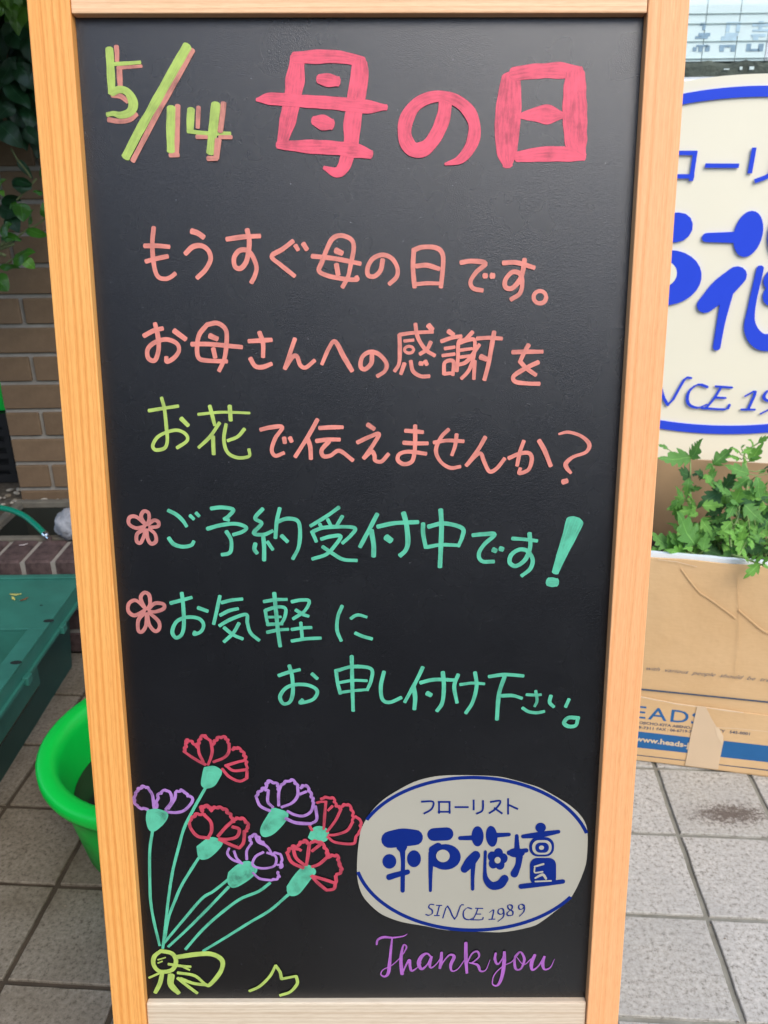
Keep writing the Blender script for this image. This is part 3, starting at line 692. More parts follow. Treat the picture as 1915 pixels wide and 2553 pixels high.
# line three
glyph('G', 'lime', 25, '197,232 300,215 400,200', '285,142 305,220 320,360 325,440 305,490 245,502 225,470 260,412 330,377 400,367 455,397 460,440 392,488', '420,285 468,333@32')
glyph('G', 'lime', 25, '537,257 700,242 892,248@20', '617,198 635,265 652,330@27', '755,198 762,298@30', '685,315 620,410 542,485', '640,410 645,530@30', '730,325 715,430 740,518 810,555 888,545 888,497', '858,357 810,410 742,438')
glyph('G', 'salmon', 29, '967,362 1040,346 1118,345 1070,420 1045,500 1070,542 1128,522', '1130,418 1135,452@32', '1170,417 1182,443@32')
glyph('G', 'salmon', 30, '1360,292 1300,400 1207,548', '1290,420 1310,480 1315,562@32', '1373,351 1450,346 1533,345', '1352,440 1430,430 1513,430', '1440,442 1390,500 1400,543 1450,540 1512,507 1603,573')
glyph('H', 'salmon', 27, '142,297 183,325@30', '78,410 150,376 213,356 180,420 118,508', '118,508 165,466 185,490 190,522 230,528 273,482')
glyph('H', 'salmon', 27, '378,336 440,340 488,345', '367,411 440,415 518,415', '440,303 440,400 435,480 418,530 370,545 332,520 342,482 400,467 508,480')
glyph('H', 'salmon', 25, '557,410 640,397 743,402', '650,327 600,380 570,460 600,530 660,568 722,560', '700,358 690,430 670,488')
glyph('H', 'salmon', 26, '880,375 830,460 760,553', '760,553 810,500 850,478 872,530 905,590 950,572 1000,510')
glyph('H', 'salmon', 26, '1025,508 1090,480 1150,475 1170,510 1150,578 1092,602 1098,572', '1120,400 1095,470 1078,553', '1215,397 1250,460 1288,555@30')
glyph('H', 'salmon', 20, '1340,357,14 1400,345,20 1480,370,22 1530,420,28 1510,470,22 1430,500,24 1385,540,30 1390,570,30 1415,600,22', '1365,657 1390,650@36')
# line four
glyph('G', 'rose', 27, '178,1022 145,965 162,925 195,935 200,980 186,1018', '170,1030 110,1040 62,1012 65,968 110,962 168,1010', '192,1015 232,987 263,997 260,1028 202,1036', '165,1050 118,1080 115,1130 140,1142 163,1100 178,1052', '182,1050 190,1110 215,1148 248,1130 240,1080 200,1045', name='drawn_flower')
glyph('G', 'green', 28, '332,918 385,945 430,985 458,1027', '335,1107 370,1150 430,1168 490,1158 508,1132', '482,953 508,977@26', '524,935 544,957@26')
glyph('G', 'green', 28, '627,905 700,897 780,912 750,955 718,978', '718,975 750,985', '600,1045 700,1018 800,1010 870,1035 842,1065 780,1085', '732,1062 765,1120 765,1190 745,1215 702,1222')
glyph('G', 'green', 28, '983,907 930,972 975,1008 920,1075 990,1085 1050,1060', '985,1085 992,1170 992,1262@30', '932,1147 925,1185 943,1213@30', '1015,1135 1052,1188@26', '1100,903 1080,990 1070,1108', '1082,998 1150,975 1222,990 1240,1060 1230,1170 1190,1252', '1112,1092 1153,1133@30')
glyph('G', 'green', 27, '1508,897 1420,960 1312,1025', '1375,1012 1392,1042@26', '1430,980 1450,1018@26', '1532,957 1495,1018', '1322,1062 1352,1132', '1330,1062 1400,1037 1520,1030 1618,1040 1590,1090 1532,1143', '1385,1115 1450,1097 1520,1095 1480,1160 1420,1220 1325,1252', '1395,1167 1470,1218 1540,1256 1630,1262')
glyph('H', 'green', 28, '203,858 160,940 95,1063', '165,960 180,1050 180,1122@32', '205,937 310,915 458,908', '367,850 385,920 395,1030 380,1085 345,1118@32', '258,1002 288,1024@42')
glyph('H', 'green', 28, '490,917 490,980 507,1068', '522,937 620,916 733,945 735,1000 710,1058', '512,1065 600,1050 708,1053@24', '600,830 605,950 595,1188@31')
glyph('H', 'green', 27, '800,990 870,983 938,985 870,1050 838,1110 860,1153 932,1155', '928,1080 945,1088@34', '972,1073 988,1078@34')
glyph('H', 'green', 28, '1047,1010 1120,1015 1203,1025@24', '1155,977 1160,1060 1130,1140 1072,1182 1032,1160 1042,1112 1090,1080 1140,1087 1175,1140 1160,1200 1107,1243')
glyph('H', 'green', 60, '1440,905,112 1405,1000,92 1360,1110,70 1318,1222,48', '1275,1282,58 1300,1285,66 1325,1286,58')
# line five
glyph('I', 'rose', 27, '176,330 142,252 166,213 200,230 206,290 188,328', '170,335 100,370 57,340 62,287 110,267 172,320', '197,325 240,287 298,292 300,323 240,345 198,340', '168,352 127,400 125,470 150,483 178,440 183,357', '187,355 200,430 240,478 270,460 265,410 202,352', name='drawn_flower')
glyph('I', 'green', 27, '347,285 430,263 493,246', '425,214 435,300 440,430 425,500 385,523 360,480 390,412 460,382 540,390 575,430 560,478 512,500 517,482', '537,316 603,340@28')
glyph('I', 'green', 26, '688,235 670,320 645,428', '700,281 770,264 842,256', '690,368 750,337 813,322', '685,440 760,397 868,362 877,420 900,490 958,540', '820,422 780,490 717,550', '717,453 780,502 845,530')
glyph('I', 'green', 25, '990,275 1070,262 1148,260', '1000,332 1010,400 1022,438', '1002,335 1080,312 1138,322 1135,380 1110,428', '1022,382 1108,380@20', '1012,432 1118,427', '1012,486 1090,470 1158,465', '1062,215 1075,350 1088,480 1103,582@29', '1182,275 1250,263 1303,272 1270,340 1192,393', '1210,332 1260,362 1298,375', '1182,466 1250,456 1318,452', '1245,418 1255,520', '1182,545 1280,530 1383,525')
glyph('I', 'green', 26, '1530,303 1500,380 1495,470 1523,543', '1590,390 1620,370 1650,366 1698,380@24', '1620,490 1670,512 1735,530@26')
glyph('I', 'green', 27, '1092,785 1160,762 1238,744', '1165,715 1185,790 1190,900 1170,965 1125,978 1102,930 1140,872 1210,847 1300,852 1358,890 1330,948 1242,973 1257,950', '1322,772 1358,805@28')
glyph('J', 'green', 24, '-56,678 -45,760 -28,826', '-50,682 50,657 163,670 165,740 140,803', '-35,757 50,743 138,745@20', '-25,818 50,808 143,800@20', '43,590 46,750 52,933@25')
glyph('J', 'green', 25, '245,688 225,780 235,860 280,880 353,850')
glyph('J', 'green', 25, '488,660 450,740 375,878', '430,780 440,850 435,922@28', '472,757 560,737 688,740', '613,690 620,780 610,880 577,933@27', '515,822 538,834@34')
glyph('J', 'green', 25, '710,707 685,780 702,883', '722,770 800,760 873,765@21', '815,693 825,780 800,880 757,948')
glyph('J', 'green', 24, '902,720 1000,707 1118,715', '1000,720 965,830 952,988@27', '982,840 1050,838 1108,855')
glyph('J', 'green', 20, '1137,832 1190,835 1228,832', '1195,808 1203,870 1188,905', '1112,915 1150,938 1200,945 1248,937@22')
glyph('J', 'green', 24, '1290,838 1282,880 1308,908', '1403,860 1382,908')
glyph('J', 'green', 26, '1465,978 1400,976 1372,1008 1400,1030 1445,1024 1458,985')
# drawn carnations: petals, calyx, stem
def fillpoly(name, reg, pts, mk, parent, closed=True, off=None, sub=5):
    P = catmull([tuple(p) for p in pts], sub, True); V = []; UV = []
    o = LIFT[0] if off is None else off; LIFT[0] += .00006
    cxp = sum(p[0] for p in P) / len(P); cyp = sum(p[1] for p in P) / len(P)
    V.append(bp(*b2(reg, cxp, cyp), o)); UV.append((0, 0))
    for p in P: V.append(bp(*b2(reg, *p), o)); UV.append(((p[0] + p[1]) * .0006, .9 if len(P) else 0))
    n = len(P); return mesh(name, V, [(0, 1 + k, 1 + (k + 1) % n) for k in range(n)], mk, parent, uvs=UV)
def carnation(petals, calyx, stem, mk, w=22):
    root = D.objects.new('drawn_carnation', None); COL.objects.link(root); root.parent = board; root.location = (0, 0, .8); root.empty_display_size = .02
    if stem: glyph('K', 'green', 21, *stem, name='drawn_stem', parent=root)
    if calyx:
        fillpoly('drawn_calyx', 'K', S(calyx)[0], MK['calyx'], root)
        glyph('K', 'green', 14, calyx + ' ' + calyx.split()[0], name='calyx_outline', parent=root)
    wob = []
    for s in petals:
        if s.endswith('~'):                                       # crinkled rim
            P = catmull(S(s[:-1])[0], 5); Q = []
            for i, p in enumerate(P): Q.append('%.1f,%.1f' % (p[0] + 5 * math.sin(i * 2.1), p[1] + 5 * math.cos(i * 1.7)))
            wob.append(' '.join(Q))
        else: wob.append(s)
    glyph('K', mk, w, *wob, name='drawn_petals', parent=root)
    return root
carnation(['505,348 430,308 357,257', '357,257 372,210 380,178 430,205 448,228~', '448,228 462,185 485,148 512,160 540,182~', '455,215 462,270 490,328', '540,182 552,250 540,305 522,348', '556,205 590,165 640,160 668,200~', '668,200 665,260 630,300 560,328', '690,240 730,232 768,270 785,320 792,380~', '792,380 700,388 650,355', '642,355 720,330 770,318', '620,375 670,430 740,460 790,440', '790,440 792,390@24'],
          '500,368 545,360 580,366 613,396 590,450 560,490 510,503 482,480 490,410', ['508,502 430,640 360,780 320,920 280,1080 252,1260 236,1400 222,1520 212,1610'], 'crimson')
carnation(['220,672 300,678 360,662 408,612 415,578 388,562', '112,660 45,640 14,590 30,530~', '30,530 70,500 110,510~', '110,510 140,560 150,645', '165,645 180,560 225,522~', '225,522 262,540 272,600 232,655', '385,562 345,525 300,535~', '300,535 292,585 250,650'],
          '108,664 170,655 240,684 222,740 155,798 120,788 102,722', ['142,796 122,950 124,1200 130,1300 150,1420 190,1590'], 'violet')
carnation(['530,852 450,838 402,780 393,732', '393,732 440,690 498,692~', '498,692 542,740 548,800 530,840', '482,665 478,642 520,630 550,660~', '550,645 600,640 650,662 690,710 700,740~', '690,735 640,782 592,838', '700,722 758,715 798,760 790,800~', '775,800 768,880 740,918', '740,918 690,900 600,860', '692,772 738,790 722,840 660,858 600,855'],
          '450,912 540,852 618,880 580,940 520,988 465,988', ['458,990 400,1080 340,1180 300,1272 252,1400 226,1540'], 'crimson', 25)
carnation(['950,665 882,630 852,562', '852,562 900,512 938,530~', '938,530 935,600 970,640', '920,500 940,462 1000,482 1010,520~', '1010,628 1010,540 1030,480', '1030,480 1100,452 1140,492~', '1140,492 1140,560 1100,610 1030,638', '1160,502 1200,490 1232,550 1252,605~', '1252,605 1232,668 1180,698 1120,690 1070,665', '1262,630 1272,720 1232,752', '1232,752 1130,745 1058,715@26', '1155,548 1200,530'],
          '965,652 1020,660 1070,690 1040,750 970,820 905,838 892,780', None, 'violet')
carnation(['1222,768 1240,800', '1272,610 1300,602 1340,602@18', '1335,600 1326,700 1320,790', '1300,578 1380,575 1402,620 1440,650~', '1440,650 1400,732 1342,808', '1440,632 1490,622 1520,680 1520,740~', '1520,740 1480,800 1400,828 1352,830', '1522,702 1568,722 1572,790 1540,850~', '1540,850 1520,890 1400,880 1346,842', '1380,630 1350,660'],
          '1218,848 1245,792 1292,776 1345,800 1340,862 1290,876 1250,868', None, 'crimson', 21)
carnation(['760,1028 690,1000 657,960 668,922', '702,942 720,990 748,1018', '790,1000 790,940 820,890', '820,890 812,850 850,830 890,872 942,922~', '850,840 870,880 930,910 968,970', '960,960 1020,962 1030,1048 1000,1030~', '905,948 850,980 832,1038 900,1060 980,1042 990,980 930,952', '1000,1080 1010,1120 962,1142~', '962,1142 880,1130 832,1090'],
          '668,1092 730,1040 800,1016 855,1060 830,1112 750,1170 690,1190 660,1150', ['658,1142 560,1220 480,1271 350,1421 222,1574', '665,1190 520,1341 380,1481 250,1601'], 'violet', 19)
carnation(['1180,1060 1100,1020 1066,952', '1066,952 1110,912 1158,940~', '1110,925 1130,990 1190,1040', '1142,900 1190,872 1220,900~', '1220,900 1210,980 1200,1040', '1232,878 1300,882 1340,942 1350,978~', '1350,978 1290,1030 1240,1050', '1350,980 1410,972 1422,1020~', '1422,1020 1442,1072 1402,1112~', '1402,1112 1402,1158 1340,1142 1240,1112', '1400,1160 1390,1200 1340,1210', '1340,1210 1280,1160 1236,1112', '1300,892 1240,940'],
          '1070,1190 1130,1102 1200,1042 1260,1082 1220,1142 1150,1230 1102,1248 1076,1230', ['1080,1240 950,1351 800,1441 640,1541 490,1631'], 'crimson', 25)
glyph('M', 'green', 22, '950,2 870,60 740,115 600,220 480,330 368,458', name='drawn_stem')
glyph('M', 'lime', 28, '200,470 275,488 302,540 275,600 195,612 150,570 152,510 200,468@32', '310,512,34 450,492,38 550,492,36 620,535,34 610,610,32 540,698,30 505,700,26 430,640,24 315,620,26', '250,560 330,572 402,578@22', '330,568 395,600@16', '178,530 230,514@12', '178,552 208,540@12', '210,612,28 192,690,32 160,755,30', '270,635,48 268,700,46 320,758,36', '315,655 370,700 448,758@25', '335,658 420,690 518,703@25', '185,622 118,652@18', name='drawn_bow')
glyph('M', 'lime', 21, '808,744 880,710 950,640 988,568', '988,568 1018,610 1030,660@24', '1028,660 1130,640@21', '1130,640 1138,690 1090,748 1020,772@23', name='drawn_ribbon')
# purple script
TH_ = ['112,98,14 120,65,18 160,45,20 230,48,14 300,38,10 330,22,5']
glyph('N', 'purple', 10, *TH_, '222,55,12 215,120,16 205,220,24 195,300,24 168,325,16 142,308,10 160,275,8 220,245,8 275,195,8 310,150,9')
glyph('N', 'purple', 10, '308,152,8 325,115,12 306,98,12 292,140,18 285,220,27 293,308,26', '293,308,12 318,250,12 345,207,20 350,250,20 362,283,17 400,262,8 428,225,8')
glyph('N', 'purple', 10, '498,182,14 470,160,16 432,182,26 412,230,29 432,270,22 470,242,12 503,182,14', '503,182,18 490,230,24 500,262,15 540,232,8 568,190,8')
glyph('N', 'purple', 10, '575,152,18 570,220,25 562,265,20', '562,265,12 590,215,10 632,170,14 664,182,24 640,240,22 648,283,14 690,270,8 738,205,8')
glyph('N', 'purple', 10, '748,82,22 748,200,27 755,298,20', '750,240,8 790,162,12 830,145,16 840,183,14 790,225,10 770,224,8', '770,224,8 830,240,20 852,283,16 890,275,8 920,203,4')
glyph('N', 'purple', 10, '960,155,15 955,200,20 975,235,15 1010,190,10 1022,147,20', '1022,147,20 1020,220,26 1005,320,25 975,383,18 938,375,10 950,310,8 1010,250,8 1070,220,8 1098,190,7')
glyph('N', 'purple', 10, '1130,150,13 1097,190,16 1102,268,18 1140,270,14 1165,202,20 1137,150,13 1108,185,6', '1108,185,6 1160,240,7 1212,200,8')
glyph('N', 'purple', 10, '1240,170,20 1216,230,27 1222,278,18 1265,250,10 1308,182,18', '1308,182,18 1295,230,23 1308,273,17 1350,260,10 1380,200,4')

# ------------------------------------------------------------------ the florist logo (sticker on the board, raised on the big sign)
def ell(cx, cy, rx, ry, n=28, rot=0):
    c, s = math.cos(rot), math.sin(rot)
    return [(cx + rx * math.cos(a) * c - ry * math.sin(a) * s, cy + rx * math.cos(a) * s + ry * math.sin(a) * c) for a in (2 * math.pi * k / n for k in range(n))]
def capsule(pts, sub=6, capn=7):
    """closed outline around a stroke with round ends and a width for each point"""
    P = catmull([tuple(map(float, p)) for p in pts], sub); n = len(P); Lf = []; Rt = []
    def tg(i):
        a, b = P[max(0, i - 1)], P[min(n - 1, i + 1)]; d = math.hypot(b[0] - a[0], b[1] - a[1]) or 1; return (b[0] - a[0]) / d, (b[1] - a[1]) / d
    for i, (x, y, w) in enumerate(P):
        tx, ty = tg(i); Lf.append((x - ty * w / 2, y + tx * w / 2)); Rt.append((x + ty * w / 2, y - tx * w / 2))
    def cap(i, sgn):
        x, y, w = P[i]; tx, ty = tg(i); a0 = math.atan2(tx * sgn, -ty * sgn); return [(x + w / 2 * math.cos(a0 - math.pi * k / capn), y + w / 2 * math.sin(a0 - math.pi * k / capn)) for k in range(1, capn)]
    return Lf + cap(n - 1, 1) + Rt[::-1] + cap(0, -1)
def rrect(x0, y0, x1, y1, r, n=5):
    o = []
    for cx_, cy_, a0 in ((x1 - r, y0 + r, -90), (x1 - r, y1 - r, 0), (x0 + r, y1 - r, 90), (x0 + r, y0 + r, 180)):
        for k in range(n + 1): a = math.radians(a0 + 90 * k / n); o.append((cx_ + r * math.cos(a), cy_ + r * math.sin(a)))
    return o
def st(s, w): return [tuple(map(float, (q + ',%g' % w if q.count(',') == 1 else q).split(','))) for q in s.split()]
LOGO = [   # (what, solid outlines, hole outlines)
 ('character', [capsule(st('265,500,100 340,488,108 415,487,92', 0)), capsule(st('337,520,40 343,620,26 342,700,26 341,800,26', 0)), ell(263, 628, 41, 43), ell(408, 612, 41, 50), capsule(st('262,720,36 300,708,34 370,690,30', 0)),
                capsule(st('337,548,64 340,575,24', 0))], []),
 ('character', [capsule(st('524,470,76 602,466,78', 0)), ell(592, 602, 92, 76), capsule(st('512,580,38 506,680,26 505,800,18', 0)), capsule(st('520,560,50 550,540,46', 0)), capsule(st('520,640,30 560,660,20', 0))], [ell(578, 592, 40, 37)]),
 ('character', [capsule(st('680,491,24 760,489,30', 0)), ell(783, 480, 36, 60), ell(866, 480, 34, 62, rot=-.1), capsule(st('880,474,30 968,469,22', 0)),
                capsule(st('772,592,54 740,630,62 706,672,46', 0)), capsule(st('757,640,30 754,720,22 754,790,20', 0)),
                capsule(st('829,570,18 826,680,20 834,735,34 868,770,46 915,762,52 942,730,48', 0))] , []),
 ('character', [capsule(st('1014,478,22 1016,570,36', 0)), ell(1012, 577, 50, 28), capsule(st('970,577,30 1070,563,26', 0)), capsule(st('1030,600,40 1022,650,36 1000,700,46', 0)),
                ell(1155, 428, 31, 29), capsule(st('1052,480,24 1150,470,36 1260,452,22', 0)), rrect(1088, 484, 1234, 598, 50), rrect(1092, 606, 1246, 765, 42), capsule(st('1040,774,30 1160,760,30 1286,745,26', 0))],
               [rrect(1104, 499, 1218, 584, 38)]),
 ('flower_mark', [ell(900 + 34 * math.cos(a), 615 + 36 * math.sin(a), 27, 30) for a in (k * 2 * math.pi / 5 - 1.4 for k in range(5))] + [ell(900, 615, 30, 32)], [ell(900, 617, 18, 19)]),
]
LOGO2 = [('character', [rrect(1122, 512, 1202, 572, 28)], [ell(1158, 541, 15, 13)])]                    # centre of the last character
HOLES2 = [capsule(st('1118,655,10 1170,640,12', 0)), capsule(st('1118,664,9 1120,690,9 1165,685,10', 0)), capsule(st('1122,722,10 1165,702,16 1185,725,14', 0)), capsule(st('1122,742,9 1215,738,9', 0))]
KANA = [['450,275 520,275 512,318 465,346'], ['556,277 556,342', '553,277 618,277 618,342', '553,335 620,335'], ['652,308 726,308'], ['760,268 760,322', '815,266 815,312 806,332 775,346'], ['857,277 918,271 892,315 850,344', '884,314 926,344'], ['963,260 963,347', '963,293 1018,318']]
SER = [('525,884 503,882 495,900 515,915 515,935 495,945 478,940'), ('540,888 572,888|558,890 543,948|528,948 558,948'), ('578,962 606,892 648,968 682,890 700,884'), ('748,908 722,902 700,925 703,960 730,972 755,960'),
       ('770,905 814,906|785,906 772,940 755,970|742,972 806,972 816,958|772,938 802,938'), ('853,930 878,915 868,968|850,970 886,968'), ('928,905 908,912 904,932 922,940 938,925 932,907 938,925 934,955 903,980'),
       ('982,884 962,888 966,908 990,922 988,944 962,946 958,930 984,908 988,890 978,883'), ('1040,880 1026,890 1030,910 1050,906 1058,888 1044,880 1058,892 1056,922 1030,950')]
def poly3(outl, place, h, thick, V, Fc):
    n = len(outl); k = len(V)
    V += [place(x, y, h) for x, y in outl]; bm = bmesh.new()
    vs_ = [bm.verts.new((x, y, 0)) for x, y in outl]; f = bm.faces.new(vs_); res = bmesh.ops.triangulate(bm, faces=[f]); bm.verts.index_update()
    for t in bm.faces: Fc.append(tuple(k + v.index for v in t.verts))
    bm.free()
    if thick:
        V += [place(x, y, h - thick) for x, y in outl]
        for i in range(n): Fc.append((k + i, k + (i + 1) % n, k + n + (i + 1) % n, k + n + i))
def logo(parent, place, blue, paper, thick, h0, ringpts=None, textblue=None):
    textblue = textblue or blue; H = h0; e = .00008
    for nm, sol, hol in LOGO + LOGO2:
        V = []; Fc = []
        for q, o in enumerate(sol): poly3(o, place, H + e * (q % 12) + (e * 22 if sol is LOGO2[0][1] else 0), thick, V, Fc)
        g = mesh(nm, V, Fc, blue, parent)
        if hol:
            V = []; Fc = []
            for q, o in enumerate(hol): poly3(o, place, H + e * (17 + q) + (e * 10 if sol is LOGO2[0][1] else 0), 0, V, Fc)
            mesh('inner_space', V, Fc, paper, parent)
    V = []; Fc = []
    for q, o in enumerate(HOLES2): poly3(o, place, H + e * (17 + q), 0, V, Fc)
    mesh('inner_space', V, Fc, paper, parent)
    for ch in KANA:
        V = []; Fc = []
        for q, s in enumerate(ch):
            P = [p[:2] for p in S(s)[0]]
            if len(P) == 2 or ch is KANA[1]:
                for a, b in zip(P[:-1], P[1:]): poly3(capsule([(a[0] - (b[0] - a[0]) / max(1, math.hypot(b[0] - a[0], b[1] - a[1])) * 4.5, a[1] - (b[1] - a[1]) / max(1, math.hypot(b[0] - a[0], b[1] - a[1])) * 4.5, 11), (b[0] + (b[0] - a[0]) / max(1, math.hypot(b[0] - a[0], b[1] - a[1])) * 4.5, b[1] + (b[1] - a[1]) / max(1, math.hypot(b[0] - a[0], b[1] - a[1])) * 4.5, 11)], 1, 1), place, H + e * (q + 1) + e * .5 * (P.index(a)), thick * .4, V, Fc)
            else: poly3(capsule([(x, y, 11) for x, y in P], 4, 1), place, H + e * (q + 5), thick * .4, V, Fc)
        mesh('character', V, Fc, textblue, parent)
    for s in SER:
        V = []; Fc = []; c = 0
        for part in s.split('|'):
            P = catmull(S(part)[0], 3) if len(S(part)[0]) > 2 else S(part)[0]
            for a, b in zip(P[:-1], P[1:]):
                an = abs(math.sin(math.atan2(b[1] - a[1], b[0] - a[0]) + .5)); w = 3.5 + 5.5 * an
                poly3(capsule([(a[0], a[1], w), (b[0], b[1], w)], 1, 3), place, H + e * .4 * (c % 40), thick * .3, V, Fc); c += 1
        mesh('character', V, Fc, textblue, parent)
STK_OUT = [(600, 123), (740, 122), (900, 129), (1000, 150), (1070, 170), (1150, 196), (1250, 250), (1335, 305), (1400, 370), (1430, 445), (1430, 580), (1412, 680), (1340, 835), (1240, 925), (1160, 985), (1100, 1015), (950, 1045), (830, 1046), (600, 1035), (480, 1012), (350, 990), (270, 965), (200, 930), (130, 865), (95, 810), (73, 720), (74, 600), (85, 500), (100, 430), (150, 345), (210, 280), (280, 230), (400, 165), (500, 135)]
stk = D.objects.new('oval_sticker', None); COL.objects.link(stk); stk.parent = board; stk.location = (.2, 0, .4); stk.empty_display_size = .02
def pl_b(x, y, h): return bp(*b2('L', x, y), h)
V = []; Fc = []; poly3(catmull([tuple(map(float, p)) for p in STK_OUT], 3, True), pl_b, .0016, .0006, V, Fc); mesh('sticker_paper', V, Fc, STICK, stk)
def inside(p, poly):
    x, y = p; c = False; n = len(poly)
    for i in range(n):
        x1, y1 = poly[i]; x2, y2 = poly[(i + 1) % n]
        if (y1 > y) != (y2 > y) and x < (x2 - x1) * (y - y1) / (y2 - y1) + x1: c = not c
    return c
def ringmesh(cx, cy, rx, ry, w, place, h, thick, clip=None, n=180, rot=0):
    V = []; Fc = []; a = ell(cx, cy, rx, ry, n, rot); b = ell(cx, cy, rx - w, ry - w * .95, n, rot)
    for i in range(n): V += [place(*a[i], h), place(*b[i], h)]
    if thick:
        for i in range(n): V += [place(*a[i], h - thick), place(*b[i], h - thick)]
    for i in range(n):
        j = (i + 1) % n
        if clip and not (inside(a[i], clip) and inside(a[j], clip) ): continue
        Fc.append((2 * i, 2 * j, 2 * j + 1, 2 * i + 1))
        if thick: Fc.append((2 * i, 2 * j, 2 * n + 2 * j, 2 * n + 2 * i)); Fc.append((2 * i + 1, 2 * n + 2 * i + 1, 2 * n + 2 * j + 1, 2 * j + 1))
    return V, Fc
SC = catmull([tuple(map(float, p)) for p in [(q[0] + (q[0] - 750) * .010, q[1] + (q[1] - 585) * .014) for q in STK_OUT]], 3, True)
V, Fc = ringmesh(755, 584, 708, 460, 21, pl_b, .0018, 0, SC, rot=.004); mesh('oval_ring', V, Fc, NAVY, stk)
logo(stk, pl_b, NAVY, STICK, 0, .0019)

# ------------------------------------------------------------------ big florist sign behind
SY = -.2; SN = Vector((math.sin(SY), -math.cos(SY), 0)); SU = Vector((math.cos(SY), math.sin(SY), 0)); S0 = Vector((.8, 1.95, 0))
def pl_s(x, y, h):
    u = .00084629 * x - .00002605 * y - .62470; z = -.0000153 * x - .00081966 * y + 1.5008
    return S0 + SU * u + Vector((0, 0, z)) + SN * h
sign = empty('florist_sign', Vector((.82, 1.99, 0)), 'big cream florist sign with arched top and raised blue lettering behind the plants', 'sign')
o_ = ell(757, 584, 760, 494, 96)
arch = [p for p in o_ if p[1] <= 640]; arch.sort(key=lambda p: -math.atan2(584 - p[1] + 1e-6, p[0] - 757) if True else 0)
xl, xr = 757 - 760, 757 + 760
outline = [(xr, 1500), (xr, 700)] + sorted([p for p in o_ if p[1] < 584], key=lambda p: -p[0]) + [(xl, 700), (xl, 1500)]
V = []; Fc = []; poly3(outline, pl_s, 0, .06, V, Fc); k = len(V) // 2; Fc.append(tuple(range(k, 2 * k))[::-1])
mesh('sign_panel', V, Fc, CREAM, sign)
V, Fc = ringmesh(757, 584, 716, 466, 27, pl_s, .004, .004); mesh('oval_ring', V, Fc, SIGNBLUE, sign)
logo(sign, pl_s, SIGNBLUE, CREAM, .005, .0052)
for u in (-.45, .45):
    c = S0 + SU * u - SN * .03; box('foot', (c.x - .03, c.x + .03, c.y - .02, c.y + .02, 0, .30), ALU, sign)

# ------------------------------------------------------------------ cardboard box with tomato seedlings
BA = on_h(1600, 1896, 0); BB = on_h(1915, 1937, 0); bu = (BB - BA).normalized(); bn = Vector((bu.y, -bu.x, 0)); 
def bhit(x, y, off=0): return hit(x, y, BA + bn * off, bn)
def bpl(a, z, off=0): return BA + bu * a + Vector((0, 0, z)) + bn * off
def card():
    m, t, b = mat('cardboard', .8, .25)
    v = coords(t); n1 = noi(t, v, 3.5, 4, .6); fib = noi(t, coords(t, (1, 1, 6)), 60, 4)
    c = ramp(t, n1, [(.3, (.64, .415, .205)), (.7, (.71, .48, .255))])
    c = mixc(t, .5, c, ramp(t, fib, [(.3, (.9, .88, .85)), (.7, (1, 1, 1))]), 'MULTIPLY'); t.links.new(c, b.inputs['Base Color'])
    w1 = nd(t, 'ShaderNodeTexVoronoi', feature='DISTANCE_TO_EDGE'); w1.inputs['Scale'].default_value = 5.5; t.links.new(v, w1.inputs['Vector'])
    r = ramp(t, w1.outputs['Distance'], [(0, (0,) * 3), (.02, (1,) * 3)])
    ad = nd(t, 'ShaderNodeMath', operation='MULTIPLY_ADD'); ad.inputs[1].default_value = .0; t.links.new(r, ad.inputs[0]); t.links.new(noi(t, v, 9, 4), ad.inputs[2])
    bump(t, b, ad.outputs[0], .7, .006)
    return m
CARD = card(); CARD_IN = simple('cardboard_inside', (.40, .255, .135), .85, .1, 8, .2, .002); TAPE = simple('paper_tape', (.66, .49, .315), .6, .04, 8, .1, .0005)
CORE = simple('torn_paper_edge', (.72, .55, .36), .8, .05, 20, .2)
PRINT = simple('blue_print', (.012, .115, .30), .6, .06, 20, 0); INK = simple('dark_blue_ink', (.045, .075, .125), .6, .05, 20, 0)
XL, XR, DEP = -.16, .50, .36
zt0 = bhit(1620, 1390).z
cbx = empty('cardboard_box', Vector((BA.x + .15, BA.y + .15, 0)), 'brown cardboard flower carton with blue printed lettering holding tomato seedlings', 'box')
# front wall with a slightly uneven top edge
N = 40; V = []; Fc = []
for k in range(N + 1):
    a = XL + (XR - XL) * k / N; z = zt0 + .002 * noise.noise((a * 14, 0, 0)) - .004 * (a > .27) * (a - .27) * 10
    for off in (0, -.005):
        for zz in (0, z * .35, z * .7, z): V.append(bpl(a, zz, off + .0022 * noise.noise((a * 5, zz * 5, 2)) * (0 if zz == 0 else 1)))
for k in range(N):
    for q in range(3): Fc.append((k * 8 + q, (k + 1) * 8 + q, (k + 1) * 8 + q + 1, k * 8 + q + 1)); Fc.append((k * 8 + 4 + q, k * 8 + 5 + q, (k + 1) * 8 + 5 + q, (k + 1) * 8 + 4 + q))
    Fc.append((k * 8 + 3, (k + 1) * 8 + 3, (k + 1) * 8 + 7, k * 8 + 7))
mesh('front_panel', V, Fc, CARD, cbx)
def slab(name, a0, a1, o0, o1, z0, z1, m, parent=None):
    V = [bpl(a0, z0, o1), bpl(a1, z0, o1), bpl(a1, z0, o0), bpl(a0, z0, o0), bpl(a0, z1, o1), bpl(a1, z1, o1), bpl(a1, z1, o0), bpl(a0, z1, o0)]
    return mesh(name, V, BOXF, m, parent or cbx)
slab('side_panel', XL, XL + .005, -DEP, -.0075, 0, zt0 - .002, CARD); slab('side_panel', XR - .005, XR, -DEP, -.0075, 0, zt0 - .002, CARD)
zb_ = hit(1640, 1141, BA - bn * DEP, bn).z
slab('back_panel', XL + .0052, XR - .0052, -DEP - .005, -DEP, 0, zb_, CARD_IN)
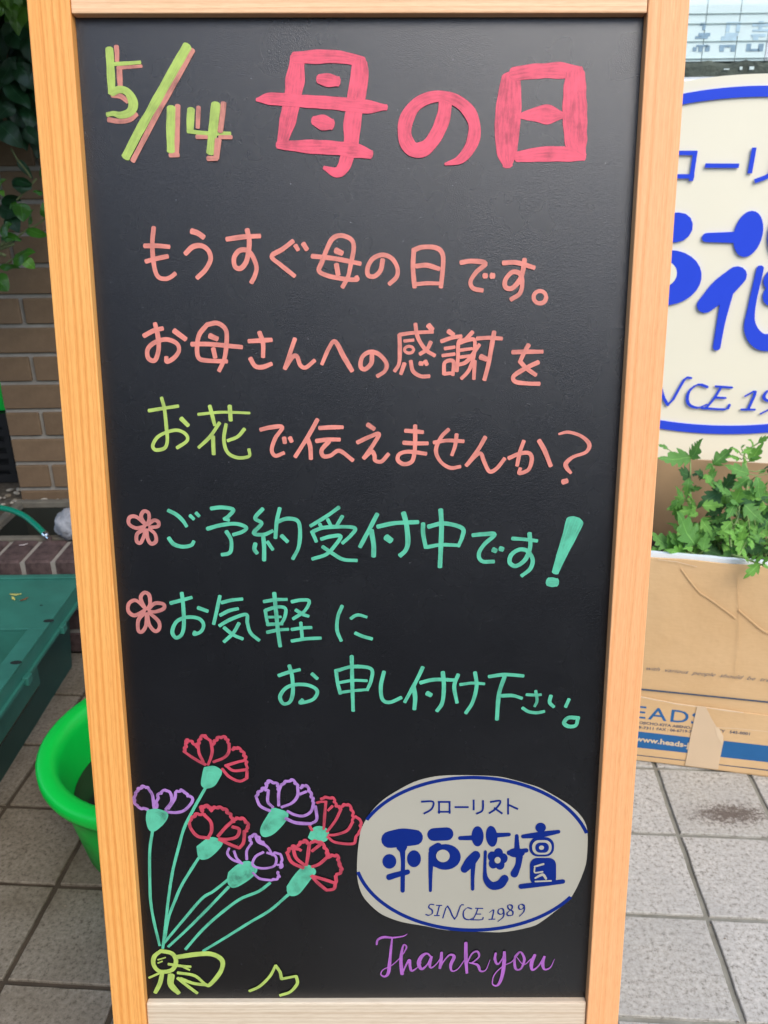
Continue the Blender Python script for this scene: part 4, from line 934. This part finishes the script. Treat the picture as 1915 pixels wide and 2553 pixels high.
slab('box_floor', XL + .0052, XR - .0052, -DEP, -.0078, .002, .008, CARD_IN)
# white inner tub lip
FOAM = simple('white_foam', (.74, .80, .82), .6, .04, 20, .2, .001)
N = 40; V = []; Fc = []
for k in range(N + 1):
    a = XL + .012 + (.30 - XL) * k / N; z = zt0 + .0065 + .0022 * noise.noise((a * 22, 0, 5)) - .008 * max(0, (k / N - .88) / .12)
    V += [bpl(a, z, -.009), bpl(a, z - .002, -.024), bpl(a, z - .09, -.024), bpl(a, z - .09, -.009)]
for k in range(N):
    for q in range(4): Fc.append((k * 4 + q, (k + 1) * 4 + q, (k + 1) * 4 + (q + 1) % 4, k * 4 + (q + 1) % 4))
mesh('foam_lip', V, Fc, FOAM, cbx)
SOILP = simple('potting_soil', (.03, .022, .015), .95, .4, 60, 1, .01)
slab('potting_soil', XL + .02, XR - .02, -DEP + .01, -.03, zt0 - .14, zt0 - .10, SOILP)
def zr(x, y): return 1560 + x * .22597, 1700 + y * .22597     # traced on the carton's print
def cpoly(name, pts, m, off, thick=0, sub=0, parent=None):
    P = [bhit(*zr(x, y), off) for x, y in pts]; P = [(p.dot(bu), p.z) for p in P]; a0 = BA.dot(bu)
    V = []; Fc = []; poly3(P, lambda a, z, h: bpl(a - a0, z, h), off, thick, V, Fc); return mesh(name, V, Fc, m, parent or cbx)
ftop = [(-400, 95), (-150, 140), (100, 150), (175, 165), (300, 190), (430, 215), (560, 240), (680, 258), (790, 270), (900, 285), (1100, 310), (1300, 340), (1571, 375), (2400, 460)]
lowf = [(2400, 1120), (1571, 1034), (1000, 966), (600, 918), (125, 863), (-400, 803)]
cpoly('lower_flap', ftop + lowf, CARD, .0045, .0030)
te = [(x, y - 2) for x, y in ftop[1:12]]; cpoly('torn_edge', te + [(x, y + 11 + 4 * math.sin(i * 3)) for i, (x, y) in list(enumerate(te))[::-1]], CORE, .0050, .0006)
cpoly('printed_line', [(-300, 35), (178, 74), (600, 117), (1571, 216), (2400, 300), (2400, 314), (1571, 232), (600, 133), (178, 92), (-300, 53)], INK, .0034, .0004)
cpoly('printed_line', [(-300, 752), (125, 803), (658, 864), (658, 873), (125, 812), (-300, 760)], INK, .0049)
cpoly('printed_line', [(1022, 908), (1571, 970), (2300, 1050), (2300, 1060), (1571, 982), (1022, 917)], INK, .0049)
cpoly('printed_bar', [(-300, 505), (145, 548), (712, 612), (680, 784), (128, 724), (-300, 680)], PRINT, .0049)
cpoly('printed_bar', [(1084, 650), (1571, 706), (2300, 780), (2300, 965), (1571, 887), (1042, 828)], PRINT, .0049)
cpoly('paper_tape', [(790, 266), (885, 276), (950, 410), (1005, 500), (1080, 655), (1045, 828), (1020, 968), (840, 946), (655, 922), (690, 740), (715, 600), (760, 400)], TAPE, .0062, .0006)
cpoly('tape_fold', [(985, 500), (1030, 510), (1078, 600), (1078, 655), (1066, 690), (1010, 600)], CORE, .0066)
for i, P in enumerate(([(870, 470), (930, 488), (1010, 500), (1300, 520), (1571, 548), (1571, 552), (1300, 525), (1010, 506), (930, 493)],)):
    cpoly('crease', P, CORE, .0068 if i else .0048)
# printed words from the built-in font
def words(txt, p0, p1, cap, m, off, parent, bold=0, shear=0, name='printed_text', plane=None, spacing=1):
    cu = D.curves.new('t', 'FONT'); cu.body = txt; cu.size = 1; cu.shear = shear; cu.offset = bold; cu.space_character = spacing; cu.resolution_u = 3
    to = D.objects.new('t', cu); COL.objects.link(to); dg = bpy.context.evaluated_depsgraph_get(); me = to.evaluated_get(dg).to_mesh()
    vs_ = [v.co.copy() for v in me.vertices]; fs = [tuple(p.vertices) for p in me.polygons]; to.to_mesh_clear(); D.objects.remove(to); D.curves.remove(cu)
    x0 = min(v.x for v in vs_); x1 = max(v.x for v in vs_)
    A = bhit(*p0, off); B = bhit(*p1, off); H = (bhit(p0[0], p0[1] - cap, off) - A).length
    hh = .729
    V = [A + (B - A) * ((v.x - x0) / (x1 - x0)) + Vector((0, 0, H * v.y / hh)) for v in vs_]
    return mesh(name, V, fs, m, parent)
for ch, a, b in (('H', (1497, 1778), (1542, 1784)), ('E', (1562, 1786.5), (1609, 1792)), ('A', (1615, 1793), (1662, 1798)), ('D', (1671, 1799), (1715, 1803.5)), ('S', (1722, 1805), (1766, 1810))):
    words(ch, a, b, 32, PRINT, .0049, cbx, .006)
words('2-2 MOMOGAIKE OJICHO-KITA ABENO-KU OSAKA', (1440, 1788), (1790, 1826), 7.2, INK, .0049, cbx, .018) if False else None
words('OJICHO-KITA ABENO-KU', (1594, 1804.5), (1742, 1819.5), 6.6, INK, .0049, cbx, .02)
words('9-7311', (1592, 1816.5), (1629, 1820), 7, INK, .0049, cbx, .02); words('FAX : 06-6719-7', (1637, 1820.5), (1724, 1827.5), 7, INK, .0049, cbx, .02)
words('TY   545-0001', (1790, 1825), (1869, 1833), 7, INK, .0049, cbx, .02)
CREAMT = simple('print_cream', (.66, .52, .34), .6, .03, 20, 0)
words('www.heads-j', (1583, 1847), (1717, 1864), 13, CREAMT, .0053, cbx, .03)
words('with  various  people  should  be  treas', (1612, 1670), (1938, 1702), 9.5, INK, .0034, cbx, -.006, .45)
# long diagonal crease and scratch as raised paper ridges
def ridge(pts, w=.0022, h=.00032):
    P = [bhit(x, y, .0023) for x, y in pts]; P = catmull([tuple(p) for p in P], 5); V = []; Fc = []
    for p in P:
        p = Vector(p); V += [p + Vector((0, 0, w)), p + bn * h, p - Vector((0, 0, w * 1.3))]
    for i in range(len(P) - 1):
        for q in (0, 1): Fc.append((i * 3 + q, i * 3 + q + 1, (i + 1) * 3 + q + 1, (i + 1) * 3 + q))
    return mesh('crease', V, Fc, CARD, cbx, smooth=False)
ridge([(1698, 1417), (1722, 1450), (1745, 1477), (1765, 1490), (1800, 1515), (1836, 1542)]); ridge([(1842, 1521), (1870, 1545), (1900, 1570), (1925, 1582)]); ridge([(1838, 1440), (1842, 1560), (1832, 1700)], .001, .0008)
cpoly('scratch', [(360, -1350), (560, -1330), (790, -1272), (790, -1266), (560, -1322), (360, -1344)], CORE, .0035)

# ------------------------------------------------------------------ leaves
def leafmat(name, a, b_, rough=.55, veins=True):
    m, t, b = mat(name, rough, .5)
    v = coords(t, src='UV'); oi = nd(t, 'ShaderNodeObjectInfo')
    n = noi(t, coords(t), 40, 4)
    c = mixc(t, n, a, b_); tone = ramp(t, oi.outputs['Random'], [(0, (.72, .80, .70)), (1, (1.0, 1, 1))]); c = mixc(t, 1.0, c, tone, 'MULTIPLY')
    uv = nd(t, 'ShaderNodeUVMap'); sx = nd(t, 'ShaderNodeSeparateXYZ'); t.links.new(uv.outputs[0], sx.inputs[0])
    ab = nd(t, 'ShaderNodeMath', operation='ABSOLUTE'); t.links.new(sx.outputs[1], ab.inputs[0])
    mid = ramp(t, ab.outputs[0], [(.0, (.6,) * 3), (.07, (0,) * 3)]); c = mixc(t, mid, c, tuple(min(1, k * 1.7 + .02) for k in b_))
    sb = nd(t, 'ShaderNodeMath', operation='MULTIPLY_ADD'); sb.inputs[1].default_value = -.9; t.links.new(ab.outputs[0], sb.inputs[0]); t.links.new(sx.outputs[0], sb.inputs[2])
    sn = nd(t, 'ShaderNodeMath', operation='MULTIPLY'); sn.inputs[1].default_value = 38; t.links.new(sb.outputs[0], sn.inputs[0]); s2 = nd(t, 'ShaderNodeMath', operation='SINE'); t.links.new(sn.outputs[0], s2.inputs[0])
    t.links.new(c, b.inputs['Base Color']); bump(t, b, s2.outputs[0], .35, .001)
    b.inputs['Subsurface Weight'].default_value = 0
    tl = nd(t, 'ShaderNodeBsdfTranslucent'); t.links.new(c, tl.inputs[0]); ms = nd(t, 'ShaderNodeMixShader'); ms.inputs[0].default_value = .3
    t.links.new(b.outputs[0], ms.inputs[1]); t.links.new(tl.outputs[0], ms.inputs[2]); t.links.new(ms.outputs[0], t.nodes['Material Output'].inputs[0])
    return m
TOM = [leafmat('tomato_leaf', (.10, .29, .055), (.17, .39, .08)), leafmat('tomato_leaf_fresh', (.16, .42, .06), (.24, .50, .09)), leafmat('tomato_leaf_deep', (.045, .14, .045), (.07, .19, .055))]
STEMM = simple('tomato_stem', (.22, .33, .10), .6, .15, 30, 0)
def serrated(seed, n=26, lobes=4, depth=.56):
    """leaf outline: half-width along the midrib 0..1"""
    r = random.Random(seed); ph = r.random()
    W_ = []
    for i in range(n + 1):
        t = i / n; env = math.sin(math.pi * t ** .62) ** .9 * (1 - .45 * t) * 1.15
        s = 1 - (t * lobes + ph) % 1.0; fine_ = 1 - .10 * ((t * lobes * 2.7 + ph) % 1.0); tooth = (1 - depth * (s ** 1.6) * (1 if .08 < t < .86 else .2)) * fine_
        W_.append(max(0.0, env * tooth))
    W_[0] = .03; W_[-1] = 0.0; return W_
def leafmesh(nm, m, seed, wr=.5, curl=.25, fold=.25, kind='tomato'):
    r = random.Random(seed); n = 30
    if kind == 'tomato': A, B = serrated(seed, n, r.choice((3, 4, 5))), serrated(seed + 99, n, r.choice((3, 4, 5)))
    else:
        A = [(math.sin(math.pi * (t ** .62)) ** .75) for t in (i / n for i in range(n + 1))]; A[0] = .02; A[-1] = 0; B = A
    V = []; UV = []; Fc = []
    for i in range(n + 1):
        t = i / n; z0 = -curl * t * t + .05 * math.sin(t * 6 + seed)
        for q in (-1, -.55, 0, .55, 1):
            w = (A[i] if q < 0 else B[i]) * wr / 2 * abs(q); y = w * (1 if q > 0 else -1)
            sweep = .10 * abs(q) * (A[i] if q < 0 else B[i])
            V.append((t + sweep * 1.5 * (1 - t) * (kind == 'tomato'), y, z0 + fold * abs(y) - .5 * y * y * 2 + .015 * math.sin(9 * t + q * 3 + seed))); UV.append((t, q))
    for i in range(n):
        for q in range(4): Fc.append((i * 5 + q, (i + 1) * 5 + q, (i + 1) * 5 + q + 1, i * 5 + q + 1))
    me = D.meshes.new(nm); me.from_pydata(V, [], Fc); ul = me.uv_layers.new(name='UVMap')
    for p in me.polygons:
        p.use_smooth = True
        for li in p.loop_indices: ul.data[li].uv = UV[me.loops[li].vertex_index]
    me.materials.append(m); return me
TL = {c: [leafmesh('leaf', TOM[c], s * 7 + c, random.uniform(.50, .66), random.uniform(.05, .3), random.uniform(.08, .35)) for s in range(5)] for c in range(3)}
def put_leaf(parent, me, a, b, roll=0, wscale=1, facing=None):
    """leaf from its stalk end a to its tip b"""
    a = Vector(a); b = Vector(b); x = (b - a); L = x.length; x.normalize()
    up = Vector(facing) if facing else (CAMP * .0 + Vector((random.uniform(-.35, .35), -.75, .75)))
    z = (up - x * up.dot(x)).normalized(); y = z.cross(x)
    R_ = Matrix((x * L, y * L * wscale, z * L)).transposed().to_4x4()
    if roll: R_ = R_ @ Matrix.Rotation(roll, 4, 'X')
    o = D.objects.new('leaf', me); COL.objects.link(o); o.parent = parent; o.matrix_local = Matrix.Translation(a - base(parent)) @ R_
    return o
def bt(x, y, dep):        # traced on the plants: point at a given depth behind the carton front
    return hit(1620 + x * .18087, 1080 + y * .18087, BA - bn * dep, bn)
# every seedling: main stem, stalks with traced leaves (base, tip, depth, shade, width)
SEED = [
 (('left-hand tomato seedling leaning against the back of the carton, two leaves above its rim',), [(545, 1640, .12), (560, 1100, .2), (560, 600, .25), (560, 370, .27)],
  [(565, 350, 150, 330, .27, 0, 1.2), (560, 350, 720, 120, .27, 0, 1.1), (250, 220, 130, 140, .28, 0, .7), (550, 590, 420, 500, .26, 2, 1.3), (580, 560, 740, 560, .25, 2, .8), (540, 620, 500, 900, .24, 0, .9), (520, 900, 640, 1010, .22, 1, 1), (560, 780, 700, 740, .24, 0, .9), (460, 890, 360, 740, .22, 0, 1),
   (480, 890, 230, 1030, .2, 1, 1.0), (370, 920, 350, 1200, .2, 0, 1.1), (640, 1030, 390, 1100, .18, 1, 1.1), (600, 1000, 560, 860, .2, 1, 1.2), (660, 1100, 560, 1130, .18, 1, .9)]),
 (('low tomato seedling sprawling along the front left edge of the carton',), [(700, 1700, .06), (640, 1680, .05), (560, 1640, .05)],
  [(600, 1540, 500, 1110, .05, 0, 1.15), (600, 1540, 700, 1360, .06, 0, .8), (300, 1600, 50, 1370, .05, 0, 1.15), (300, 1600, 270, 1430, .05, 0, .8), (440, 1600, 320, 1390, .05, 0, 1.0), (590, 1570, 490, 1580, .04, 1, .9), (730, 1620, 820, 1400, .04, 0, 1.1), (740, 1620, 830, 1610, .04, 1, .8),
   (290, 1660, 500, 1650, .035, 1, .9), (150, 1650, 20, 1600, .05, 0, 1.2), (500, 1680, 290, 1600, .035, 1, 1.3)]),
 (('middle tomato seedling with one big upright leaf crossing the sign edge',), [(900, 1680, .2), (880, 1200, .22), (880, 700, .26), (880, 460, .28)],
  [(875, 440, 1130, 210, .28, 0, 1.1), (860, 420, 770, 500, .27, 0, 1.1), (880, 620, 850, 470, .25, 0, 1.3), (880, 640, 740, 600, .24, 2, 1.1), (740, 590, 650, 520, .25, 2, 1.0), (760, 570, 880, 700, .23, 1, 1.1), (1000, 780, 660, 1000, .2, 2, .9), (1020, 760, 1190, 510, .24, 2, .9), (1000, 740, 830, 690, .22, 0, .9), (960, 640, 990, 720, .22, 0, 1.4),
   (1010, 820, 1330, 880, .2, 0, .8), (960, 820, 900, 1010, .2, 2, 1), (720, 1000, 1000, 980, .18, 1, 1), (1000, 1020, 780, 1130, .22, 2, 1), (860, 1130, 900, 1230, .22, 2, .9), (720, 1180, 880, 1400, .15, 1, 1.2), (700, 1190, 830, 1170, .15, 1, .8)]),
 (('tall pale tomato seedling at right rising above the carton back',), [(1350, 1400, .2), (1330, 880, .22), (1350, 560, .24), (1300, 300, .28), (1460, 160, .3), (1640, 60, .3)],
  [(1360, 560, 1100, 440, .23, 0, 1.0), (1370, 610, 1150, 780, .2, 0, 1.1), (1460, 600, 1580, 950, .18, 0, 1.0), (1380, 640, 1440, 820, .19, 0, .8), (1320, 480, 1320, 340, .26, 1, .8), (1380, 390, 1540, 160, .28, 1, .9), (1390, 350, 1500, 320, .28, 0, .8), (1240, 340, 1080, 330, .28, 1, .8), (1230, 250, 1150, 200, .28, 1, .9), (1260, 190, 1310, 160, .28, 1, 1),
   (1440, 160, 1370, 90, .3, 1, .9), (1500, 120, 1620, 40, .3, 1, .8), (1420, 220, 1290, 260, .29, 1, .9), (1300, 990, 1560, 1230, .12, 0, 1.2), (1500, 880, 1640, 700, .2, 0, 1), (1380, 880, 1640, 850, .2, 1, 1), (1600, 500, 1500, 560, .24, 0, .9), (1640, 560, 1700, 470, .24, 2, 1), (1560, 500, 1640, 450, .26, 2, 1.1)]),
 (('light green tomato seedling in the middle of the carton with curling star-shaped leaves',), [(1130, 1650, .1), (1110, 1400, .11), (1210, 1180, .12), (1240, 1000, .15)],
  [(1130, 1220, 980, 1380, .1, 1, 1.1), (1200, 960, 1010, 1100, .14, 0, 1), (1180, 980, 1060, 1180, .13, 0, 1), (1200, 970, 1150, 930, .14, 0, 1), (1290, 1280, 1190, 1370, .08, 1, 1.1), (1300, 1290, 1340, 1210, .08, 1, 1), (1270, 1480, 1050, 1350, .06, 1, 1), (1280, 1480, 1240, 1680, .05, 1, 1), (1260, 1480, 1340, 1330, .06, 1, .9), (1290, 1490, 1350, 1540, .05, 1, .8), (1200, 1250, 1280, 1300, .08, 1, 1),
   (1370, 1420, 1460, 1430, .07, 1, 1), (1400, 1480, 1420, 1590, .05, 1, .9), (1250, 1600, 930, 1720, .05, 0, .8), (1130, 1600, 1200, 1690, .05, 1, 1)]),
 (('tomato shoot hanging over the front edge of the carton at right',), [(1130, 1680, .04), (1300, 1720, .01), (1500, 1800, -.02), (1640, 1840, -.03)],
  [(1510, 1800, 1310, 1990, -.03, 1, 1.0), (1330, 1700, 1370, 1780, -.01, 1, 1.1), (1320, 1690, 1310, 1620, .0, 1, .9), (1460, 1740, 1560, 1700, -.01, 1, .9), (1560, 1790, 1650, 1700, -.02, 1, .9), (1560, 1800, 1660, 1880, -.03, 1, .9), (1400, 1740, 1480, 1690, -.01, 1, .9), (1360, 1440, 1400, 1500, .05, 1, .7)]),
]
rng = random.Random(5)
for k, ((lab,), stem, leaves) in enumerate(SEED):
    S_ = [bt(*p) for p in stem]; root = empty('tomato_seedling', S_[0], lab, 'seedling', 'tomato seedlings in the carton')
    mb = MB(); P = catmull([tuple(p) for p in S_], 6); mb.tube(P, [.0028 - .0014 * i / len(P) for i in range(len(P))], 7)
    for (x0, y0, x1, y1, dep, sh_, wd) in leaves:     # stalk from the nearest stem point
        a = bt(x0, y0, dep); near = min(P, key=lambda q: (Vector(q) - a).length)
        if (Vector(near) - a).length > .006:
            md = (Vector(near) + a) / 2 + Vector((0, 0, -.004)); mb.tube(catmull([tuple(near), tuple(md), tuple(a)], 4), .0011, 6)
        b = bt(x1, y1, dep - rng.uniform(.0, .03)); b = b + (b - a) * .08; put_leaf(root, rng.choice(TL[sh_]), a, b, rng.uniform(-.3, .3), wd * 1.3)
    mb.build('stem', STEMM, root, smooth=True)
# deep filler foliage of a last, bushy seedling
root = empty('tomato_seedling', bt(1250, 1650, .15), 'dark bushy tomato seedling deep inside the carton behind the lighter ones', 'seedling', 'tomato seedlings in the carton')
mb = MB()
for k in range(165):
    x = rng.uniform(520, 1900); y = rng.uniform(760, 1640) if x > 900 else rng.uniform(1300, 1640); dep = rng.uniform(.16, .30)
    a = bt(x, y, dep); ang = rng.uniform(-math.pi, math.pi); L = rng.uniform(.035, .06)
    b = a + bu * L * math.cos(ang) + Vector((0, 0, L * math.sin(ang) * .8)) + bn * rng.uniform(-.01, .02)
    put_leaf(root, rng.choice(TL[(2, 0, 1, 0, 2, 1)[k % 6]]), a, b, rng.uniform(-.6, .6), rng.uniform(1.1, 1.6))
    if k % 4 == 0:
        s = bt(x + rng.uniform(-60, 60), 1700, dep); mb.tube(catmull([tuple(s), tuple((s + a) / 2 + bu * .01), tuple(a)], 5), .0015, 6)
mb.build('stem', STEMM, root, smooth=True)

# ------------------------------------------------------------------ ivy on the wall, left
IV = [leafmat('creeper_leaf_shaded', (.016, .060, .024), (.028, .09, .034), .3), leafmat('creeper_leaf', (.045, .16, .018), (.07, .22, .025), .22), leafmat('creeper_leaf_young', (.12, .30, .03), (.16, .36, .05), .2)]  # first leaf colour has the shade of the background foliage put into it
IL = {c: [leafmesh('leaf', IV[c], s * 5 + c, random.uniform(.72, .95), random.uniform(.1, .4), random.uniform(.1, .35), 'ivy') for s in range(4)] for c in range(3)}
def iv(x, y, Y): return on_y(x, y, Y)
ivy = empty('climbing_plant', on_y(40, 900, 2.4), 'glossy green climbing plant covering the upper left of the brick wall', 'climbing plant')
mb = MB()
def zi(x, y): return x * .18084, 380 + y * .18084
TR_ = [  # base, tip (traced), depth, shade, width
 (290, 700, 310, 940, 2.28, 1, 1.25), (240, 690, 120, 740, 2.29, 1, 1.0), (390, 980, 400, 780, 2.3, 1, .9), (370, 1080, 640, 1090, 2.3, 1, .7), (180, 1470, 420, 1320, 2.22, 1, 1.25), (330, 1470, 470, 1580, 2.21, 2, 1.1), (0, 1110, 110, 960, 2.22, 1, 1.3), (30, 1120, 260, 1180, 2.22, 1, .75),
 (300, 400, 290, 540, 2.3, 0, 1.9), (180, 370, 430, 400, 2.31, 0, 1.0), (590, 560, 460, 520, 2.3, 1, 1.0), (250, 110, 430, 330, 2.33, 0, .55), (560, 340, 540, 200, 2.31, 1, .8), (0, 1560, 240, 1550, 2.25, 1, .6), (-60, 1700, 90, 1910, 2.22, 1, 1.3), (-40, 480, 40, 350, 2.25, 2, .8), (0, 520, 45, 580, 2.25, 2, .9),
 (640, 900, 600, 720, 2.3, 1, .8), (40, 640, 240, 600, 2.33, 0, 1.4), (0, 760, 240, 820, 2.34, 0, 1.3), (120, 880, 260, 1080, 2.34, 0, 1.3), (20, 1180, 250, 1150, 2.34, 0, .8)]
for (x0, y0, x1, y1, Y, c, w) in TR_:
    a = iv(*zi(x0, y0), Y); b = iv(*zi(x1, y1), Y - .015); put_leaf(ivy, rng.choice(IL[c]), a, b, rng.uniform(-.25, .25), w)
for s in ([(640, 900), (520, 990), (380, 1060), (260, 1150), (120, 1240), (-40, 1320)], [(500, 360), (400, 480), (300, 580), (230, 660)], [(430, 350), (340, 220), (240, 100), (150, -60)], [(250, 1600), (180, 1470), (80, 1540), (-60, 1600)], [(400, 1080), (405, 980), (420, 860)]):
    mb.tube(catmull([tuple(iv(*zi(x, y), 2.31)) for x, y in s], 5), .0026, 7)
for s in ([(0, 1300), (60, 1230)], [(10, 1330), (190, 1260)], [(0, 1390), (80, 1430)]):
    mb.tube([iv(*zi(x, y), 2.24) for x, y in s], .0045, 7)
for k in range(46): 
    x = rng.uniform(-60, 330); mb.tube(catmull([tuple(iv(x + rng.uniform(-60, 60), rng.uniform(-80, 60), 2.36)), tuple(iv(x, rng.uniform(80, 200), 2.38)), tuple(iv(x + rng.uniform(-40, 40), rng.uniform(240, 340), 2.37))], 4), .002, 5)
mb.build('vine_stem', simple('vine_stem', (.14, .16, .06), .7, .2, 20, 0), ivy, smooth=True)
for k in range(265):
    x = rng.uniform(-160, 300) if k % 2 else rng.uniform(-60, 110); y = rng.uniform(-120, 345 - 60 * abs(noise.noise((x * .02, 0, 0)))); Y = rng.uniform(2.26, 2.44)
    if y > 300 and x > 40 and rng.random() < .5: continue
    c = 0 if y > 40 or rng.random() < .4 else 1
    a = iv(x, y, Y); an = rng.uniform(-2.6, -.5); L = rng.uniform(.05, .075)
    b = a + Vector((L * math.cos(an), rng.uniform(-.03, .01), L * math.sin(an))); put_leaf(ivy, rng.choice(IL[c]), a, b, rng.uniform(-.5, .5), rng.uniform(.9, 1.15), (rng.uniform(-.5, .5), -.8, .5))
for k in range(10):
    x = rng.uniform(-40, 75); y = rng.uniform(-40, 24); a = iv(x, y, 2.2); an = rng.uniform(-3.1, .1); L = rng.uniform(.045, .065)
    put_leaf(ivy, rng.choice(IL[2]), a, a + Vector((L * math.cos(an), -.01, L * math.sin(an))), rng.uniform(-.4, .4), 1.1)
